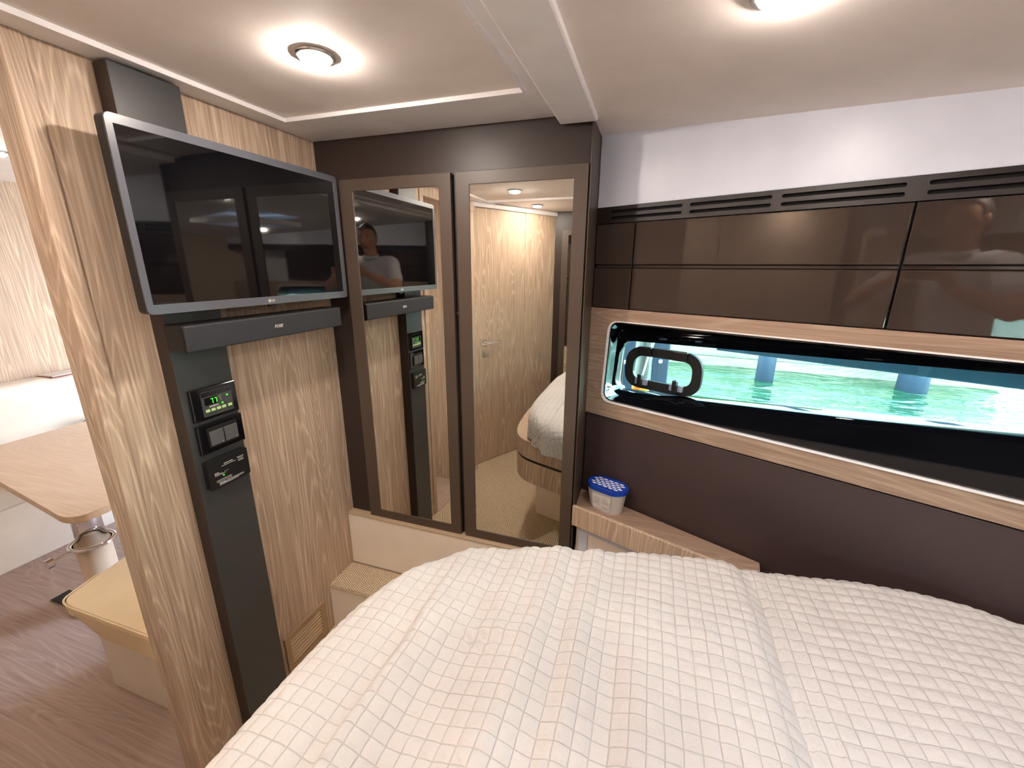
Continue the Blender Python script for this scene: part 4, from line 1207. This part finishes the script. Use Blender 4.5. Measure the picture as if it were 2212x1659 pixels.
# face details and hair
for sx in (-1, 1):
    e_ = MB(I0)
    bm = bmesh.new(); bmesh.ops.create_uvsphere(bm, u_segments=16, v_segments=12, radius=0.0115)
    e_.add([Fh @ (Vector((sx * 0.030, 0.0738, 0.012)) + v.co) for v in bm.verts], [tuple(v.index for v in f.verts) for f in bm.faces]); bm.free()
    eo = build('eye', e_, M['eye'], ph, smooth=True)
    build('pupil', MB(I0).tube([Fh @ Vector((sx * 0.030, 0.0840, 0.012)), Fh @ Vector((sx * 0.030, 0.0858, 0.012))], 0.0045, 12), M['black'], eo)
    bw = MB(I0).tube([Fh @ Vector((sx * 0.014, 0.098, 0.034)), Fh @ Vector((sx * 0.030, 0.095, 0.039)), Fh @ Vector((sx * 0.046, 0.083, 0.035))], 0.0032, 8)
    build('eyebrow', bw, M['hair'], ph, smooth=True)
build('mouth', MB(I0).tube([Fh @ Vector((-0.022, 0.083, -0.060)), Fh @ Vector((0, 0.0915, -0.061)), Fh @ Vector((0.022, 0.083, -0.060))], 0.0026, 8), plain('lips', srgb(168, 96, 88), 0.5), ph, smooth=True)
hm = MB(I0); keepv = {}
vs2, fs2 = [], []
for i, p in enumerate(hv):
    u = Vector((p.x / 0.076, p.y / 0.096, p.z / 0.122))
    vs2.append(Fh @ Vector((p.x * 1.075, p.y * 1.06 - 0.002, p.z * 1.05 + 0.002)))
def hairy(p):
    yy, zz = p.y / 0.096, p.z / 0.122
    return zz > 0.50 + 0.25 * max(0, yy) or (yy < -0.05 and zz > -0.42 - 0.3 * yy * 0) or (yy < 0.25 and zz > 0.18)
fs2 = [f for f in hf if all(hairy(hv[i]) for i in f)]
hm.add(vs2, fs2)
ho = build('hair', hm, M['hair'], ph, smooth=True)
so_ = ho.modifiers.new('solid', 'SOLIDIFY'); so_.thickness = 0.008; so_.offset = -1
# clothing
shirt_ch = [
 ([(0.046, -0.455, -0.515), (0.045, -0.458, -0.45), (0.042, -0.452, -0.33), (0.035, -0.425, -0.18), (0.025, -0.395, -0.05), (0.022, -0.380, 0.020), (0.023, -0.370, 0.062)], [(.186, .140), (.180, .132), (.160, .116), (.166, .118), (.168, .112), (.112, .084), (.066, .064)]),
 ([(-0.03, -0.395, 0.000), (-0.11, -0.392, 0.018), LSh, (-0.222, -0.322, -0.050), (-0.262, -0.283, -0.098)], [.078, .078, .068, .060, .062]),
 ([(0.07, -0.368, 0.000), (0.15, -0.350, 0.018), RSh, (0.254, -0.272, -0.046), (0.286, -0.225, -0.095)], [.078, .078, .068, .060, .062]),
]
fused('polo_shirt', shirt_ch, M['shirt'], ph, 0.006, 8)
co = MB(I0)
cv, cf = [], []
for k in range(28):
    a = 2 * math.pi * k / 28
    for (r, z) in ((0.060, 0.060), (0.064, 0.104), (0.072, 0.078)):
        cv.append((0.024 + r * math.cos(a), -0.358 + r * 1.02 * math.sin(a) - (z - 0.07) * -0.2, z + 0.012 * (-math.sin(a))))
for k in range(28):
    j = (k + 1) % 28
    cf += [(k * 3, j * 3, j * 3 + 1, k * 3 + 1), (k * 3 + 1, j * 3 + 1, j * 3 + 2, k * 3 + 2)]
co.add(cv, cf)
c_o = build('collar', co, M['shirt'], ph, smooth=True)
c_o.modifiers.new('solid', 'SOLIDIFY').thickness = 0.003
shorts_ch = [
 ([(0.043, -0.456, -0.40), pel], [(.160, .112), (.165, .118)]),
 ([(-0.02, -0.465, -0.485), LH, (-0.098, -0.245, -0.615), (-0.112, -0.175, -0.655)], [.112, .108, .088, .084]),
 ([(0.11, -0.465, -0.485), RH, (0.186, -0.245, -0.615), (0.196, -0.175, -0.655)], [.112, .108, .088, .084]),
]
fused('shorts', shorts_ch, M['navy'], ph, 0.006, 8)
# the phone he holds
FP = Matrix.Translation((0, 0, ZO)) @ Matrix.Translation(PC) @ Rm.to_4x4()
pho = thing('phone', 'black smartphone held level in both hands by the photographer', 'phone', FP)
build('case', MB(FP).box(-0.075, 0.075, -0.036, 0.036, -0.0045, 0.0035), M['black'], pho, bevel=0.003)
build('screen', MB(FP).box(-0.071, 0.071, -0.033, 0.033, 0.0036, 0.0042), M['screen'], pho)
